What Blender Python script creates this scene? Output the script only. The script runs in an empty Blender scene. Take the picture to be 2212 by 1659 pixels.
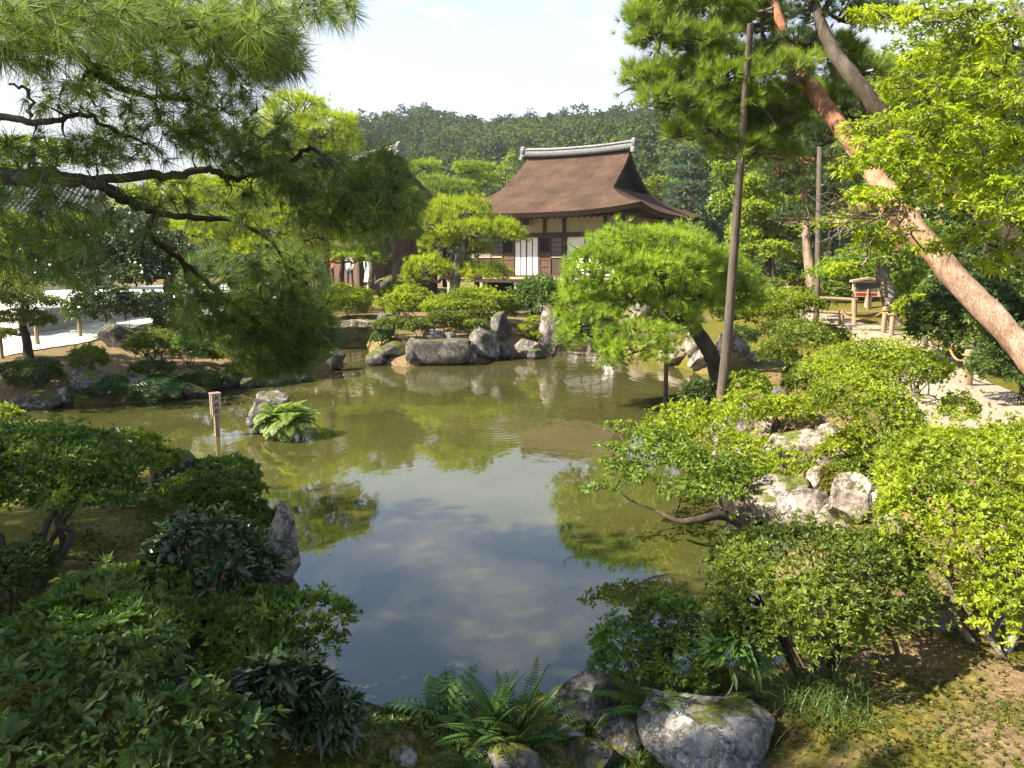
import bpy, math, random
import numpy as np
from mathutils import Vector, Matrix, noise as mnoise

# ------------------------------------------------------------------ camera, sky, sun
scene = bpy.context.scene
C = scene.collection
FPX, CX, CY = 1600.0, 1106.0, 829.5          # focal length and centre in a 2212 x 1659 frame
PITCH = math.radians(9.35)
CAM = np.array([0.0, 0.0, 2.5])              # eye 2.5 m above the water, which is z = 0
cd = bpy.data.cameras.new('camera'); cam = bpy.data.objects.new('camera', cd); C.objects.link(cam)
cd.sensor_width = 36.0; cd.lens = 36.0 * FPX / 2212.0
cd.clip_start = 0.05; cd.clip_end = 3000
cam.location = CAM; cam.rotation_euler = (math.radians(90) - PITCH, 0, 0)
scene.camera = cam
FW = np.array([0, math.cos(PITCH), -math.sin(PITCH)]); UP = np.array([0, math.sin(PITCH), math.cos(PITCH)])
RT = np.array([1.0, 0, 0])

SUN_EL = math.radians(43)
SUN_H = np.array([-0.955, -0.295]); SUN_H = SUN_H / np.linalg.norm(SUN_H)
SUN = np.array([SUN_H[0] * math.cos(SUN_EL), SUN_H[1] * math.cos(SUN_EL), math.sin(SUN_EL)])
sl = bpy.data.lights.new('sun', 'SUN'); so = bpy.data.objects.new('sun', sl); C.objects.link(so)
sl.energy = 5.0; sl.angle = math.radians(0.55); sl.color = (1.0, 0.93, 0.79)
so.rotation_euler = Vector(SUN).to_track_quat('Z', 'Y').to_euler()
so.location = (-30, -14, 30)

world = bpy.data.worlds.new('World'); scene.world = world; world.use_nodes = True
wn, wl = world.node_tree.nodes, world.node_tree.links
wn.clear()
wo = wn.new('ShaderNodeOutputWorld'); bg = wn.new('ShaderNodeBackground')
sky = wn.new('ShaderNodeTexSky'); sky.sky_type = 'NISHITA'; sky.sun_disc = False
sky.sun_elevation = SUN_EL
sky.sun_rotation = math.atan2(SUN_H[0], SUN_H[1])
sky.air_density = 1.0; sky.dust_density = 0.5; sky.ozone_density = 2.6
tc = wn.new('ShaderNodeTexCoord'); mp = wn.new('ShaderNodeMapping'); mp.inputs['Scale'].default_value = (1.0, 1.0, 2.2)
cl = wn.new('ShaderNodeTexNoise'); cl.inputs['Scale'].default_value = 3.3; cl.inputs['Detail'].default_value = 7; cl.inputs['Roughness'].default_value = 0.58
mp.inputs['Location'].default_value = (0.35, 0.1, 0.55)
cr = wn.new('ShaderNodeValToRGB'); cr.color_ramp.elements[0].position = 0.50; cr.color_ramp.elements[1].position = 0.64
cr.color_ramp.elements[0].color = (0, 0, 0, 1); cr.color_ramp.elements[1].color = (0.75, 0.75, 0.75, 1)
mx = wn.new('ShaderNodeMix'); mx.data_type = 'RGBA'; mx.inputs[7].default_value = (4.6, 4.6, 4.7, 1)
wl.new(tc.outputs['Generated'], mp.inputs['Vector']); wl.new(mp.outputs['Vector'], cl.inputs['Vector'])
wl.new(cl.outputs['Fac'], cr.inputs['Fac']); wl.new(cr.outputs['Color'], mx.inputs[0])
# summer haze whitens the sky low down and thins out overhead
sz = wn.new('ShaderNodeSeparateXYZ'); hr = wn.new('ShaderNodeValToRGB'); he = hr.color_ramp.elements
he[0].position = 0.0; he[0].color = (0.90, 0.90, 0.90, 1); he[1].position = 0.62; he[1].color = (0.0, 0.0, 0.0, 1)
q = he.new(0.27); q.color = (0.82, 0.82, 0.82, 1); q = he.new(0.40); q.color = (0.16, 0.16, 0.16, 1)
hm = wn.new('ShaderNodeMix'); hm.data_type = 'RGBA'; hm.inputs[7].default_value = (3.05, 3.28, 3.75, 1)
wl.new(tc.outputs['Generated'], sz.inputs[0]); wl.new(sz.outputs['Z'], hr.inputs['Fac']); wl.new(hr.outputs['Color'], hm.inputs[0])
wl.new(sky.outputs['Color'], hm.inputs[6]); wl.new(hm.outputs[2], mx.inputs[6]); wl.new(mx.outputs[2], bg.inputs['Color'])
bg.inputs['Strength'].default_value = 0.085
wl.new(bg.outputs['Background'], wo.inputs['Surface'])

scene.view_settings.view_transform = 'Standard'; scene.view_settings.look = 'None'
scene.view_settings.gamma = 1.0; scene.view_settings.use_curve_mapping = False
scene.view_settings.exposure = 1.95
scene.cycles.max_bounces = 6; scene.cycles.diffuse_bounces = 3; scene.cycles.glossy_bounces = 3
scene.cycles.transmission_bounces = 4; scene.cycles.transparent_max_bounces = 4
scene.cycles.sample_clamp_indirect = 6.0

# ------------------------------------------------------------------ pixel <-> place helpers
def ray(u, v):
    return FW + RT * ((u - CX) / FPX) + UP * ((CY - v) / FPX)
def PD(u, v, d):                               # point seen at (u, v), d metres in front of the camera
    return CAM + ray(u, v) * d
def PZ(u, v, z):                               # point seen at (u, v) on the level z
    r = ray(u, v); return CAM + r * ((z - CAM[2]) / r[2])
def depth(p):
    return float(np.dot(np.asarray(p) - CAM, FW))
def nrm(a):
    return a / np.maximum(np.linalg.norm(a, axis=-1, keepdims=True), 1e-9)

# ------------------------------------------------------------------ mesh builder
class MB:
    def __init__(s):
        s.v = []; s.f = {3: [], 4: []}; s.m = {3: [], 4: []}; s.t = []; s.n = 0
    def add(s, v, f, tint=0.5, mi=0):
        v = np.asarray(v, float).reshape(-1, 3); f = np.asarray(f, int)
        k = f.shape[1]
        s.v.append(v); s.f[k].append(f + s.n); s.m[k].append(np.full(len(f), mi))
        s.t.append(np.broadcast_to(np.asarray(tint, float).reshape(-1), (len(v),)) if np.ndim(tint) else np.full(len(v), float(tint)))
        s.n += len(v)
        return s
    def box(s, c, h, tint=0.5, mi=0, ax=None):
        c = np.asarray(c, float); h = np.asarray(h, float)
        q = np.array([[x, y, z] for x in (-1, 1) for y in (-1, 1) for z in (-1, 1)], float) * h
        if ax is not None: q = q @ np.asarray(ax)
        return s.add(q + c, [[0, 1, 3, 2], [4, 6, 7, 5], [0, 4, 5, 1], [2, 3, 7, 6], [0, 2, 6, 4], [1, 5, 7, 3]], tint, mi)
    def tube(s, pts, rad, n=8, wob=0.0, cap=True, rng=None, tint=0.5, mi=0):
        p = np.asarray(pts, float); m = len(p); rad = np.broadcast_to(np.asarray(rad, float), (m,))
        t = np.gradient(p, axis=0); t = nrm(t)
        ref = np.array([0.13, 0.21, 0.97]) if abs(t[0, 2]) < 0.9 else np.array([1.0, 0.1, 0])
        a = nrm(np.cross(t, ref)); b = np.cross(t, a)
        th = np.linspace(0, 2 * np.pi, n, endpoint=False)
        r = rad[:, None] * np.ones((m, n))
        if wob and rng is not None: r = r * (1 + wob * rng.uniform(-1, 1, (m, n)))
        v = p[:, None] + r[..., None] * (np.cos(th)[None, :, None] * a[:, None] + np.sin(th)[None, :, None] * b[:, None])
        i = np.arange(m - 1)[:, None] * n + np.arange(n)[None]
        j = np.arange(m - 1)[:, None] * n + (np.arange(n)[None] + 1) % n
        f = np.stack([i, j, j + n, i + n], -1).reshape(-1, 4)
        s.add(v.reshape(-1, 3), f, tint, mi)
        if cap:
            for e, o in ((0, 1), (m - 1, -1)):
                q = np.vstack([p[e], v[e]]); k = np.arange(n)
                g = np.stack([np.zeros(n, int), 1 + (k + 1) % n, 1 + k], 1)
                s.add(q, g if o > 0 else g[:, ::-1], tint, mi)
        return s
    def build(s, name, mat, parent=None, smooth=False, loc=None):
        me = bpy.data.meshes.new(name)
        v = np.vstack(s.v)
        o = bpy.data.objects.new(name, me)
        org = np.zeros(3)
        if parent is not None and parent.get('_org') is not None: org = np.array(parent['_org'][:])
        if loc is not None: org = np.asarray(loc, float); o.location = org
        v = v - org
        tri = np.vstack(s.f[3]) if s.f[3] else np.zeros((0, 3), int)
        qd = np.vstack(s.f[4]) if s.f[4] else np.zeros((0, 4), int)
        mi = np.concatenate([np.concatenate(s.m[k]) for k in (3, 4) if s.m[k]])
        li = np.concatenate([tri.ravel(), qd.ravel()]).astype(np.int32)
        ls = np.concatenate([np.arange(len(tri)) * 3, len(tri) * 3 + np.arange(len(qd)) * 4]).astype(np.int32)
        me.vertices.add(len(v)); me.vertices.foreach_set('co', v.astype(np.float32).ravel())
        me.loops.add(len(li)); me.loops.foreach_set('vertex_index', li)
        me.polygons.add(len(ls)); me.polygons.foreach_set('loop_start', ls)
        me.polygons.foreach_set('material_index', mi.astype(np.int32))
        me.update(calc_edges=True)
        if smooth: me.polygons.foreach_set('use_smooth', np.ones(len(ls), bool))
        else: me.polygons.foreach_set('use_smooth', np.zeros(len(ls), bool))
        at = me.attributes.new('tint', 'FLOAT', 'POINT'); at.data.foreach_set('value', np.concatenate(s.t).astype(np.float32))
        for mm in (mat if isinstance(mat, (list, tuple)) else [mat]): me.materials.append(mm)
        C.objects.link(o)
        if parent is not None:
            o.parent = parent
            if parent.get('_org') is not None: o['_org'] = [float(q) for q in org]
        return o

def thing(name, label, cat, org=(0, 0, 0), group=None, rz=0.0):
    o = bpy.data.objects.new(name, None); C.objects.link(o); o.empty_display_size = 0.2
    o.location = [float(q) for q in org]; o.rotation_euler = (0, 0, rz)
    o['label'] = label; o['category'] = cat
    if group: o['group'] = group
    if rz == 0.0: o['_org'] = [float(q) for q in org]
    return o
def tag(o, label, cat, group=None):
    o['label'] = label; o['category'] = cat
    if group: o['group'] = group
    return o
def struct(o, kind='structure'):
    o['kind'] = kind; return o

def catmull(p, per=6):
    p = np.asarray(p, float)
    if len(p) < 3: return np.array([p[0] + (p[-1] - p[0]) * t for t in np.linspace(0, 1, per + 1)])
    q = np.vstack([2 * p[0] - p[1], p, 2 * p[-1] - p[-2]]); out = []
    for i in range(1, len(q) - 2):
        for t in np.linspace(0, 1, per, endpoint=False):
            a, b, c, d = q[i - 1], q[i], q[i + 1], q[i + 2]
            out.append(0.5 * (2 * b + (c - a) * t + (2 * a - 5 * b + 4 * c - d) * t * t + (3 * b - a - 3 * c + d) * t ** 3))
    out.append(q[-2]); return np.array(out)

# ------------------------------------------------------------------ materials
def mat_new(name):
    m = bpy.data.materials.new(name); m.use_nodes = True
    nt = m.node_tree; nt.nodes.clear()
    out = nt.nodes.new('ShaderNodeOutputMaterial')
    return m, nt.nodes, nt.links, out
def ramp(N, stops):
    r = N.new('ShaderNodeValToRGB'); e = r.color_ramp.elements
    while len(e) < len(stops): e.new(0.5)
    for k, (p, c) in enumerate(stops): e[k].position = p; e[k].color = (*c, 1)
    return r
def rgb(h):                                    # sRGB 0-255 triple -> linear
    return tuple((x / 255 / 12.92 if x / 255 <= 0.04045 else ((x / 255 + 0.055) / 1.055) ** 2.4) for x in h)

def leaf_mat(name, dark, light, trans=0.35, rough=0.45, spec=0.35, accent=None, tboost=1.3):
    m, N, L, out = mat_new(name)
    at = N.new('ShaderNodeAttribute'); at.attribute_name = 'tint'
    st = [(0.0, dark), (0.93 if accent else 1.0, light)]
    if accent: st.append((0.99, accent))
    r = ramp(N, st); L.new(at.outputs['Fac'], r.inputs['Fac'])
    p = N.new('ShaderNodeBsdfPrincipled'); p.inputs['Roughness'].default_value = rough
    p.inputs['Specular IOR Level'].default_value = spec
    L.new(r.outputs['Color'], p.inputs['Base Color'])
    t = N.new('ShaderNodeBsdfTranslucent')
    g = N.new('ShaderNodeMix'); g.data_type = 'RGBA'; g.blend_type = 'MULTIPLY'; g.inputs[0].default_value = 1.0
    g.inputs[7].default_value = (tboost * 1.15, tboost * 1.1, tboost * 0.55, 1)
    L.new(r.outputs['Color'], g.inputs[6]); L.new(g.outputs[2], t.inputs['Color'])
    mxs = N.new('ShaderNodeMixShader'); mxs.inputs[0].default_value = trans
    L.new(p.outputs[0], mxs.inputs[1]); L.new(t.outputs[0], mxs.inputs[2]); L.new(mxs.outputs[0], out.inputs['Surface'])
    return m

def bark_mat(name, c1, c2, c3, scale=9.0, bump=0.6, stretch=0.45, vs=2.6):
    m, N, L, out = mat_new(name)
    tc = N.new('ShaderNodeTexCoord'); mp = N.new('ShaderNodeMapping'); mp.inputs['Scale'].default_value = (1, 1, stretch)
    L.new(tc.outputs['Object'], mp.inputs['Vector'])
    n = N.new('ShaderNodeTexNoise'); n.inputs['Scale'].default_value = scale; n.inputs['Detail'].default_value = 6; n.inputs['Roughness'].default_value = 0.65
    w = N.new('ShaderNodeTexVoronoi'); w.feature = 'DISTANCE_TO_EDGE'; w.inputs['Scale'].default_value = scale * vs
    big = N.new('ShaderNodeTexNoise'); big.inputs['Scale'].default_value = scale * 0.22; big.inputs['Detail'].default_value = 3
    for q in (n, w, big): L.new(mp.outputs[0], q.inputs['Vector'])
    r = ramp(N, [(0.38, c1), (0.5, c2), (0.62, c3)])
    mm = N.new('ShaderNodeMath'); mm.operation = 'ADD'; mm.use_clamp = True
    h = N.new('ShaderNodeMath'); h.operation = 'MULTIPLY'; h.inputs[1].default_value = 0.5
    L.new(big.outputs['Fac'], h.inputs[0])
    h2 = N.new('ShaderNodeMath'); h2.operation = 'MULTIPLY'; h2.inputs[1].default_value = 0.5; L.new(n.outputs['Fac'], h2.inputs[0])
    L.new(h.outputs[0], mm.inputs[0]); L.new(h2.outputs[0], mm.inputs[1]); L.new(mm.outputs[0], r.inputs['Fac'])
    wd = N.new('ShaderNodeVectorMath'); wd.operation = 'MULTIPLY_ADD'; wd.inputs[1].default_value = (0.11, 0.11, 0.11); L.new(n.outputs['Color'], wd.inputs[0]); L.new(mp.outputs[0], wd.inputs[2]); L.new(wd.outputs[0], w.inputs['Vector'])
    cr = ramp(N, [(0.0, (0.45, 0.42, 0.40)), (0.07, (1, 1, 1))]); L.new(w.outputs['Distance'], cr.inputs['Fac'])
    mu = N.new('ShaderNodeMix'); mu.data_type = 'RGBA'; mu.blend_type = 'MULTIPLY'; mu.inputs[0].default_value = 0.34
    L.new(r.outputs[0], mu.inputs[6]); L.new(cr.outputs[0], mu.inputs[7])
    b = N.new('ShaderNodeBump'); b.inputs['Strength'].default_value = bump; b.inputs['Distance'].default_value = 0.03
    ad = N.new('ShaderNodeMath'); ad.operation = 'ADD'; cb = N.new('ShaderNodeMath'); cb.operation = 'MULTIPLY'; cb.inputs[1].default_value = 0.3; L.new(cr.outputs[0], cb.inputs[0]); L.new(n.outputs['Fac'], ad.inputs[0]); L.new(cb.outputs[0], ad.inputs[1])
    L.new(ad.outputs[0], b.inputs['Height'])
    p = N.new('ShaderNodeBsdfPrincipled'); p.inputs['Roughness'].default_value = 0.9; p.inputs['Specular IOR Level'].default_value = 0.15
    L.new(mu.outputs[2], p.inputs['Base Color']); L.new(b.outputs[0], p.inputs['Normal']); L.new(p.outputs[0], out.inputs['Surface'])
    return m

def rock_mat(name, lo, mid, hi, moss=0.35, mosscol=(0.05, 0.06, 0.012), scale=3.0):
    m, N, L, out = mat_new(name)
    tc = N.new('ShaderNodeTexCoord'); oi = N.new('ShaderNodeObjectInfo')
    ad = N.new('ShaderNodeVectorMath'); ad.operation = 'MULTIPLY_ADD'
    cm = N.new('ShaderNodeCombineXYZ')
    for k in range(3): L.new(oi.outputs['Random'], cm.inputs[k])
    ad.inputs[1].default_value = (37, 53, 71)
    L.new(cm.outputs[0], ad.inputs[0]); L.new(tc.outputs['Object'], ad.inputs[2])
    def noi(sc, det, ro=0.6):
        n = N.new('ShaderNodeTexNoise'); n.inputs['Scale'].default_value = sc; n.inputs['Detail'].default_value = det; n.inputs['Roughness'].default_value = ro
        L.new(ad.outputs[0], n.inputs['Vector']); return n
    n1, n2, n3 = noi(scale, 8, 0.65), noi(scale * 6, 6, 0.7), noi(scale * 0.9, 4)
    mxn = N.new('ShaderNodeMath'); mxn.operation = 'MULTIPLY_ADD'; mxn.inputs[1].default_value = 0.55; 
    hf = N.new('ShaderNodeMath'); hf.operation = 'MULTIPLY'; hf.inputs[1].default_value = 0.45
    L.new(n2.outputs['Fac'], hf.inputs[0]); L.new(n1.outputs['Fac'], mxn.inputs[0]); L.new(hf.outputs[0], mxn.inputs[2])
    r = ramp(N, [(0.40, lo), (0.5, mid), (0.60, hi)]); L.new(mxn.outputs[0], r.inputs['Fac'])
    v = N.new('ShaderNodeTexVoronoi'); v.feature = 'DISTANCE_TO_EDGE'; v.inputs['Scale'].default_value = scale * 1.1
    wv = N.new('ShaderNodeVectorMath'); wv.operation = 'MULTIPLY_ADD'; wv.inputs[1].default_value = (0.35, 0.35, 0.35)
    L.new(n2.outputs['Color'], wv.inputs[0]); L.new(ad.outputs[0], wv.inputs[2]); L.new(wv.outputs[0], v.inputs['Vector'])
    cr = ramp(N, [(0.0, (0.22, 0.20, 0.18)), (0.045, (1, 1, 1))]); L.new(v.outputs['Distance'], cr.inputs['Fac'])
    mu = N.new('ShaderNodeMix'); mu.data_type = 'RGBA'; mu.blend_type = 'MULTIPLY'; mu.inputs[0].default_value = 0.6
    L.new(r.outputs[0], mu.inputs[6]); L.new(cr.outputs[0], mu.inputs[7])
    # moss and lichen that grow on the upper faces
    ge = N.new('ShaderNodeNewGeometry'); sp = N.new('ShaderNodeSeparateXYZ'); L.new(ge.outputs['Normal'], sp.inputs[0])
    ms = N.new('ShaderNodeMath'); ms.operation = 'MULTIPLY_ADD'; ms.inputs[1].default_value = 0.35; L.new(sp.outputs['Z'], ms.inputs[0]); L.new(n3.outputs['Fac'], ms.inputs[2])
    mr = ramp(N, [(0.86 - moss * 0.5, (0, 0, 0)), (0.94 - moss * 0.5, (1, 1, 1))]); L.new(ms.outputs[0], mr.inputs['Fac'])
    m2 = N.new('ShaderNodeMix'); m2.data_type = 'RGBA'; L.new(mr.outputs[0], m2.inputs[0]); L.new(mu.outputs[2], m2.inputs[6])
    mc = ramp(N, [(0.35, mosscol), (0.65, (mosscol[0] * 2.2, mosscol[1] * 1.9, mosscol[2] * 1.6))]); L.new(n2.outputs['Fac'], mc.inputs['Fac'])
    L.new(mc.outputs[0], m2.inputs[7])
    gs = N.new('ShaderNodeSeparateXYZ'); L.new(ge.outputs['Position'], gs.inputs[0])
    wz = N.new('ShaderNodeMath'); wz.operation = 'MULTIPLY_ADD'; wz.inputs[1].default_value = 0.12; L.new(n3.outputs['Fac'], wz.inputs[0]); wz.inputs[2].default_value = -0.02
    wd = N.new('ShaderNodeMath'); wd.operation = 'SUBTRACT'; L.new(gs.outputs['Z'], wd.inputs[0]); L.new(wz.outputs[0], wd.inputs[1])
    wr = ramp(N, [(0.0, (0.32, 0.31, 0.27)), (0.05, (1, 1, 1))]); L.new(wd.outputs[0], wr.inputs['Fac'])
    m3 = N.new('ShaderNodeMix'); m3.data_type = 'RGBA'; m3.blend_type = 'MULTIPLY'; m3.inputs[0].default_value = 1.0
    L.new(m2.outputs[2], m3.inputs[6]); L.new(wr.outputs[0], m3.inputs[7]); m2 = m3
    b = N.new('ShaderNodeBump'); b.inputs['Strength'].default_value = 0.75; b.inputs['Distance'].default_value = 0.05
    bb = N.new('ShaderNodeMath'); bb.operation = 'MULTIPLY_ADD'; bb.inputs[1].default_value = 0.5; L.new(cr.outputs[0], bb.inputs[0]); L.new(mxn.outputs[0], bb.inputs[2])
    L.new(bb.outputs[0], b.inputs['Height'])
    p = N.new('ShaderNodeBsdfPrincipled'); p.inputs['Roughness'].default_value = 0.85; p.inputs['Specular IOR Level'].default_value = 0.2
    L.new(m2.outputs[2], p.inputs['Base Color']); L.new(b.outputs[0], p.inputs['Normal']); L.new(p.outputs[0], out.inputs['Surface'])
    return m

def plain_mat(name, c1, c2=None, scale=6.0, rough=0.7, bump=0.15, stretch=(1, 1, 1), spec=0.25, detail=5):
    m, N, L, out = mat_new(name); c2 = c2 or tuple(x * 0.7 for x in c1)
    tc = N.new('ShaderNodeTexCoord'); mp = N.new('ShaderNodeMapping'); mp.inputs['Scale'].default_value = stretch
    L.new(tc.outputs['Object'], mp.inputs['Vector'])
    n = N.new('ShaderNodeTexNoise'); n.inputs['Scale'].default_value = scale; n.inputs['Detail'].default_value = detail; n.inputs['Roughness'].default_value = 0.65
    L.new(mp.outputs[0], n.inputs['Vector'])
    r = ramp(N, [(0.35, c2), (0.65, c1)]); L.new(n.outputs['Fac'], r.inputs['Fac'])
    p = N.new('ShaderNodeBsdfPrincipled'); p.inputs['Roughness'].default_value = rough; p.inputs['Specular IOR Level'].default_value = spec
    b = N.new('ShaderNodeBump'); b.inputs['Strength'].default_value = bump; b.inputs['Distance'].default_value = 0.02
    L.new(n.outputs['Fac'], b.inputs['Height']); L.new(b.outputs[0], p.inputs['Normal'])
    L.new(r.outputs[0], p.inputs['Base Color']); L.new(p.outputs[0], out.inputs['Surface'])
    return m

M = {}
M['azalea'] = leaf_mat('azalea_leaf', (0.050, 0.075, 0.009), (0.180, 0.225, 0.018), 0.37)
M['azalea_yellow'] = leaf_mat('azalea_yellow_leaf', (0.095, 0.135, 0.008), (0.320, 0.385, 0.018), 0.42, accent=(0.35, 0.10, 0.02))
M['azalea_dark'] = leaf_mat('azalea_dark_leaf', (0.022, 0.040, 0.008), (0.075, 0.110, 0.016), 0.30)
M['azalea_bright'] = leaf_mat('azalea_bright_leaf', (0.040, 0.082, 0.012), (0.175, 0.275, 0.030), 0.38)
M['glossy'] = leaf_mat('glossy_leaf', (0.018, 0.035, 0.012), (0.060, 0.095, 0.030), 0.20, rough=0.22, spec=0.6)
M['broad'] = leaf_mat('broad_leaf', (0.036, 0.072, 0.018), (0.125, 0.195, 0.040), 0.40, rough=0.5, spec=0.25)
M['maple_green'] = leaf_mat('maple_green_leaf', (0.075, 0.125, 0.012), (0.260, 0.370, 0.030), 0.50)
M['maple_yellow'] = leaf_mat('maple_yellow_leaf', (0.130, 0.170, 0.012), (0.360, 0.450, 0.018), 0.54, accent=(0.42, 0.15, 0.02))
M['maple_orange'] = leaf_mat('maple_orange_leaf', (0.13, 0.17, 0.012), (0.31, 0.40, 0.028), 0.50, accent=(0.48, 0.16, 0.02))
M['dead_leaf'] = leaf_mat('dry_leaf', (0.20, 0.11, 0.05), (0.42, 0.26, 0.13), 0.3)
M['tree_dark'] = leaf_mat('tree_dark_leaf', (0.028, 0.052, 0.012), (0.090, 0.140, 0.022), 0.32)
M['tree_mid'] = leaf_mat('tree_mid_leaf', (0.080, 0.115, 0.010), (0.290, 0.360, 0.022), 0.48)
M['forest'] = leaf_mat('forest_leaf', (0.026, 0.043, 0.013), (0.095, 0.128, 0.030), 0.26, rough=0.8, spec=0.05)
M['needle'] = leaf_mat('pine_needle', (0.055, 0.095, 0.013), (0.230, 0.320, 0.032), 0.42, rough=0.45)
M['needle_lime'] = leaf_mat('pine_lime_needle', (0.090, 0.150, 0.013), (0.310, 0.440, 0.040), 0.46, rough=0.5, accent=(0.22, 0.12, 0.04))
M['needle_yellow'] = leaf_mat('pine_yellow_needle', (0.125, 0.170, 0.010), (0.380, 0.460, 0.022), 0.50, rough=0.45)
M['needle_front'] = leaf_mat('overhanging_pine_needle', (0.034, 0.066, 0.020), (0.175, 0.250, 0.060), 0.44, rough=0.5, spec=0.2, accent=(0.22, 0.16, 0.06))
M['needle_blue'] = leaf_mat('blue_conifer_needle', (0.028, 0.055, 0.032), (0.095, 0.150, 0.080), 0.25)
M['needle_dark'] = leaf_mat('pine_dark_needle', (0.020, 0.042, 0.016), (0.070, 0.110, 0.030), 0.25, rough=0.35, accent=(0.16, 0.12, 0.05))
M['fern'] = leaf_mat('fern_leaf', (0.040, 0.085, 0.018), (0.115, 0.200, 0.044), 0.42)
M['fern_bright'] = leaf_mat('fern_bright_leaf', (0.110, 0.170, 0.030), (0.240, 0.310, 0.060), 0.42)
M['grass'] = leaf_mat('grass_blade', (0.035, 0.070, 0.014), (0.10, 0.15, 0.03), 0.35)
M['moss'] = leaf_mat('moss_tuft', (0.035, 0.045, 0.008), (0.105, 0.105, 0.014), 0.15, rough=0.9, spec=0.1, accent=(0.16, 0.09, 0.03))
M['bark_red'] = bark_mat('red_pine_bark', (0.14, 0.090, 0.064), (0.29, 0.195, 0.135), (0.46, 0.35, 0.26), 9.0, 0.8, vs=4.2)
def redden(m):                                # red pine: grey plates low down, thin orange bark higher up
    N, L = m.node_tree.nodes, m.node_tree.links; p = [q for q in N if q.type == 'BSDF_PRINCIPLED'][0]; src = p.inputs['Base Color'].links[0].from_socket
    tcx = N.new('ShaderNodeTexCoord'); s = N.new('ShaderNodeSeparateXYZ'); L.new(tcx.outputs['Object'], s.inputs[0])
    mr = N.new('ShaderNodeMapRange'); mr.inputs['From Min'].default_value = 1.6; mr.inputs['From Max'].default_value = 3.8; L.new(s.outputs['Z'], mr.inputs['Value'])
    nn = N.new('ShaderNodeTexNoise'); nn.inputs['Scale'].default_value = 2.5; nn.inputs['Detail'].default_value = 5; L.new(tcx.outputs['Object'], nn.inputs['Vector'])
    a = N.new('ShaderNodeMath'); a.operation = 'MULTIPLY_ADD'; a.inputs[1].default_value = 1.6; a.inputs[2].default_value = -0.8; L.new(nn.outputs['Fac'], a.inputs[0])
    b = N.new('ShaderNodeMath'); b.operation = 'ADD'; b.use_clamp = True; L.new(a.outputs[0], b.inputs[0]); L.new(mr.outputs[0], b.inputs[1])
    mx_ = N.new('ShaderNodeMix'); mx_.data_type = 'RGBA'; mx_.blend_type = 'MULTIPLY'; mx_.inputs[7].default_value = (1.0, 0.68, 0.50, 1); L.new(b.outputs[0], mx_.inputs[0]); L.new(src, mx_.inputs[6]); L.new(mx_.outputs[2], p.inputs['Base Color'])
redden(M['bark_red'])
M['bark_dark'] = bark_mat('dark_bark', (0.030, 0.022, 0.016), (0.060, 0.045, 0.032), (0.11, 0.09, 0.07), 9.0)
M['bark_grey'] = bark_mat('grey_bark', (0.075, 0.060, 0.042), (0.15, 0.125, 0.095), (0.30, 0.26, 0.21), 10.0)
M['twig'] = plain_mat('twig_bark', (0.060, 0.045, 0.032), (0.030, 0.024, 0.018), 20, 0.9)
M['pole'] = plain_mat('weathered_pole_wood', (0.115, 0.090, 0.066), (0.045, 0.034, 0.026), 7, 0.85, 0.5, (6, 6, 0.35))
M['post'] = plain_mat('fence_post_wood', (0.30, 0.22, 0.13), (0.15, 0.11, 0.07), 8, 0.85, 0.4, (5, 5, 0.5))
M['board_wood'] = plain_mat('pale_board_wood', (0.46, 0.37, 0.25), (0.30, 0.235, 0.155), 10, 0.85, 0.3, (5, 5, 0.5))
M['rope'] = plain_mat('hemp_rope', (0.42, 0.24, 0.09), (0.24, 0.13, 0.05), 30, 0.9)
M['rock'] = rock_mat('grey_rock', (0.050, 0.045, 0.039), (0.125, 0.110, 0.094), (0.25, 0.225, 0.19), 0.14)
M['rock_flat'] = rock_mat('flat_lichen_rock', (0.085, 0.078, 0.068), (0.20, 0.185, 0.165), (0.37, 0.345, 0.31), 0.0, scale=4.5)
M['rock_dark'] = rock_mat('dark_rock', (0.028, 0.026, 0.023), (0.075, 0.068, 0.060), (0.17, 0.155, 0.135), 0.26)
M['rock_pale'] = rock_mat('pale_rock', (0.11, 0.085, 0.065), (0.26, 0.212, 0.160), (0.46, 0.40, 0.32), 0.04)
M['rock_warm'] = rock_mat('warm_rock', (0.080, 0.062, 0.050), (0.20, 0.165, 0.135), (0.40, 0.36, 0.31), 0.07)
# ------------------------------------------------------------------ foliage generators
def frames(d):
    ref = np.where(np.abs(d[:, 2:3]) < 0.9, np.array([[0, 0, 1.0]]), np.array([[1.0, 0, 0]]))
    t = nrm(np.cross(d, ref)); return t, np.cross(d, t)

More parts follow.
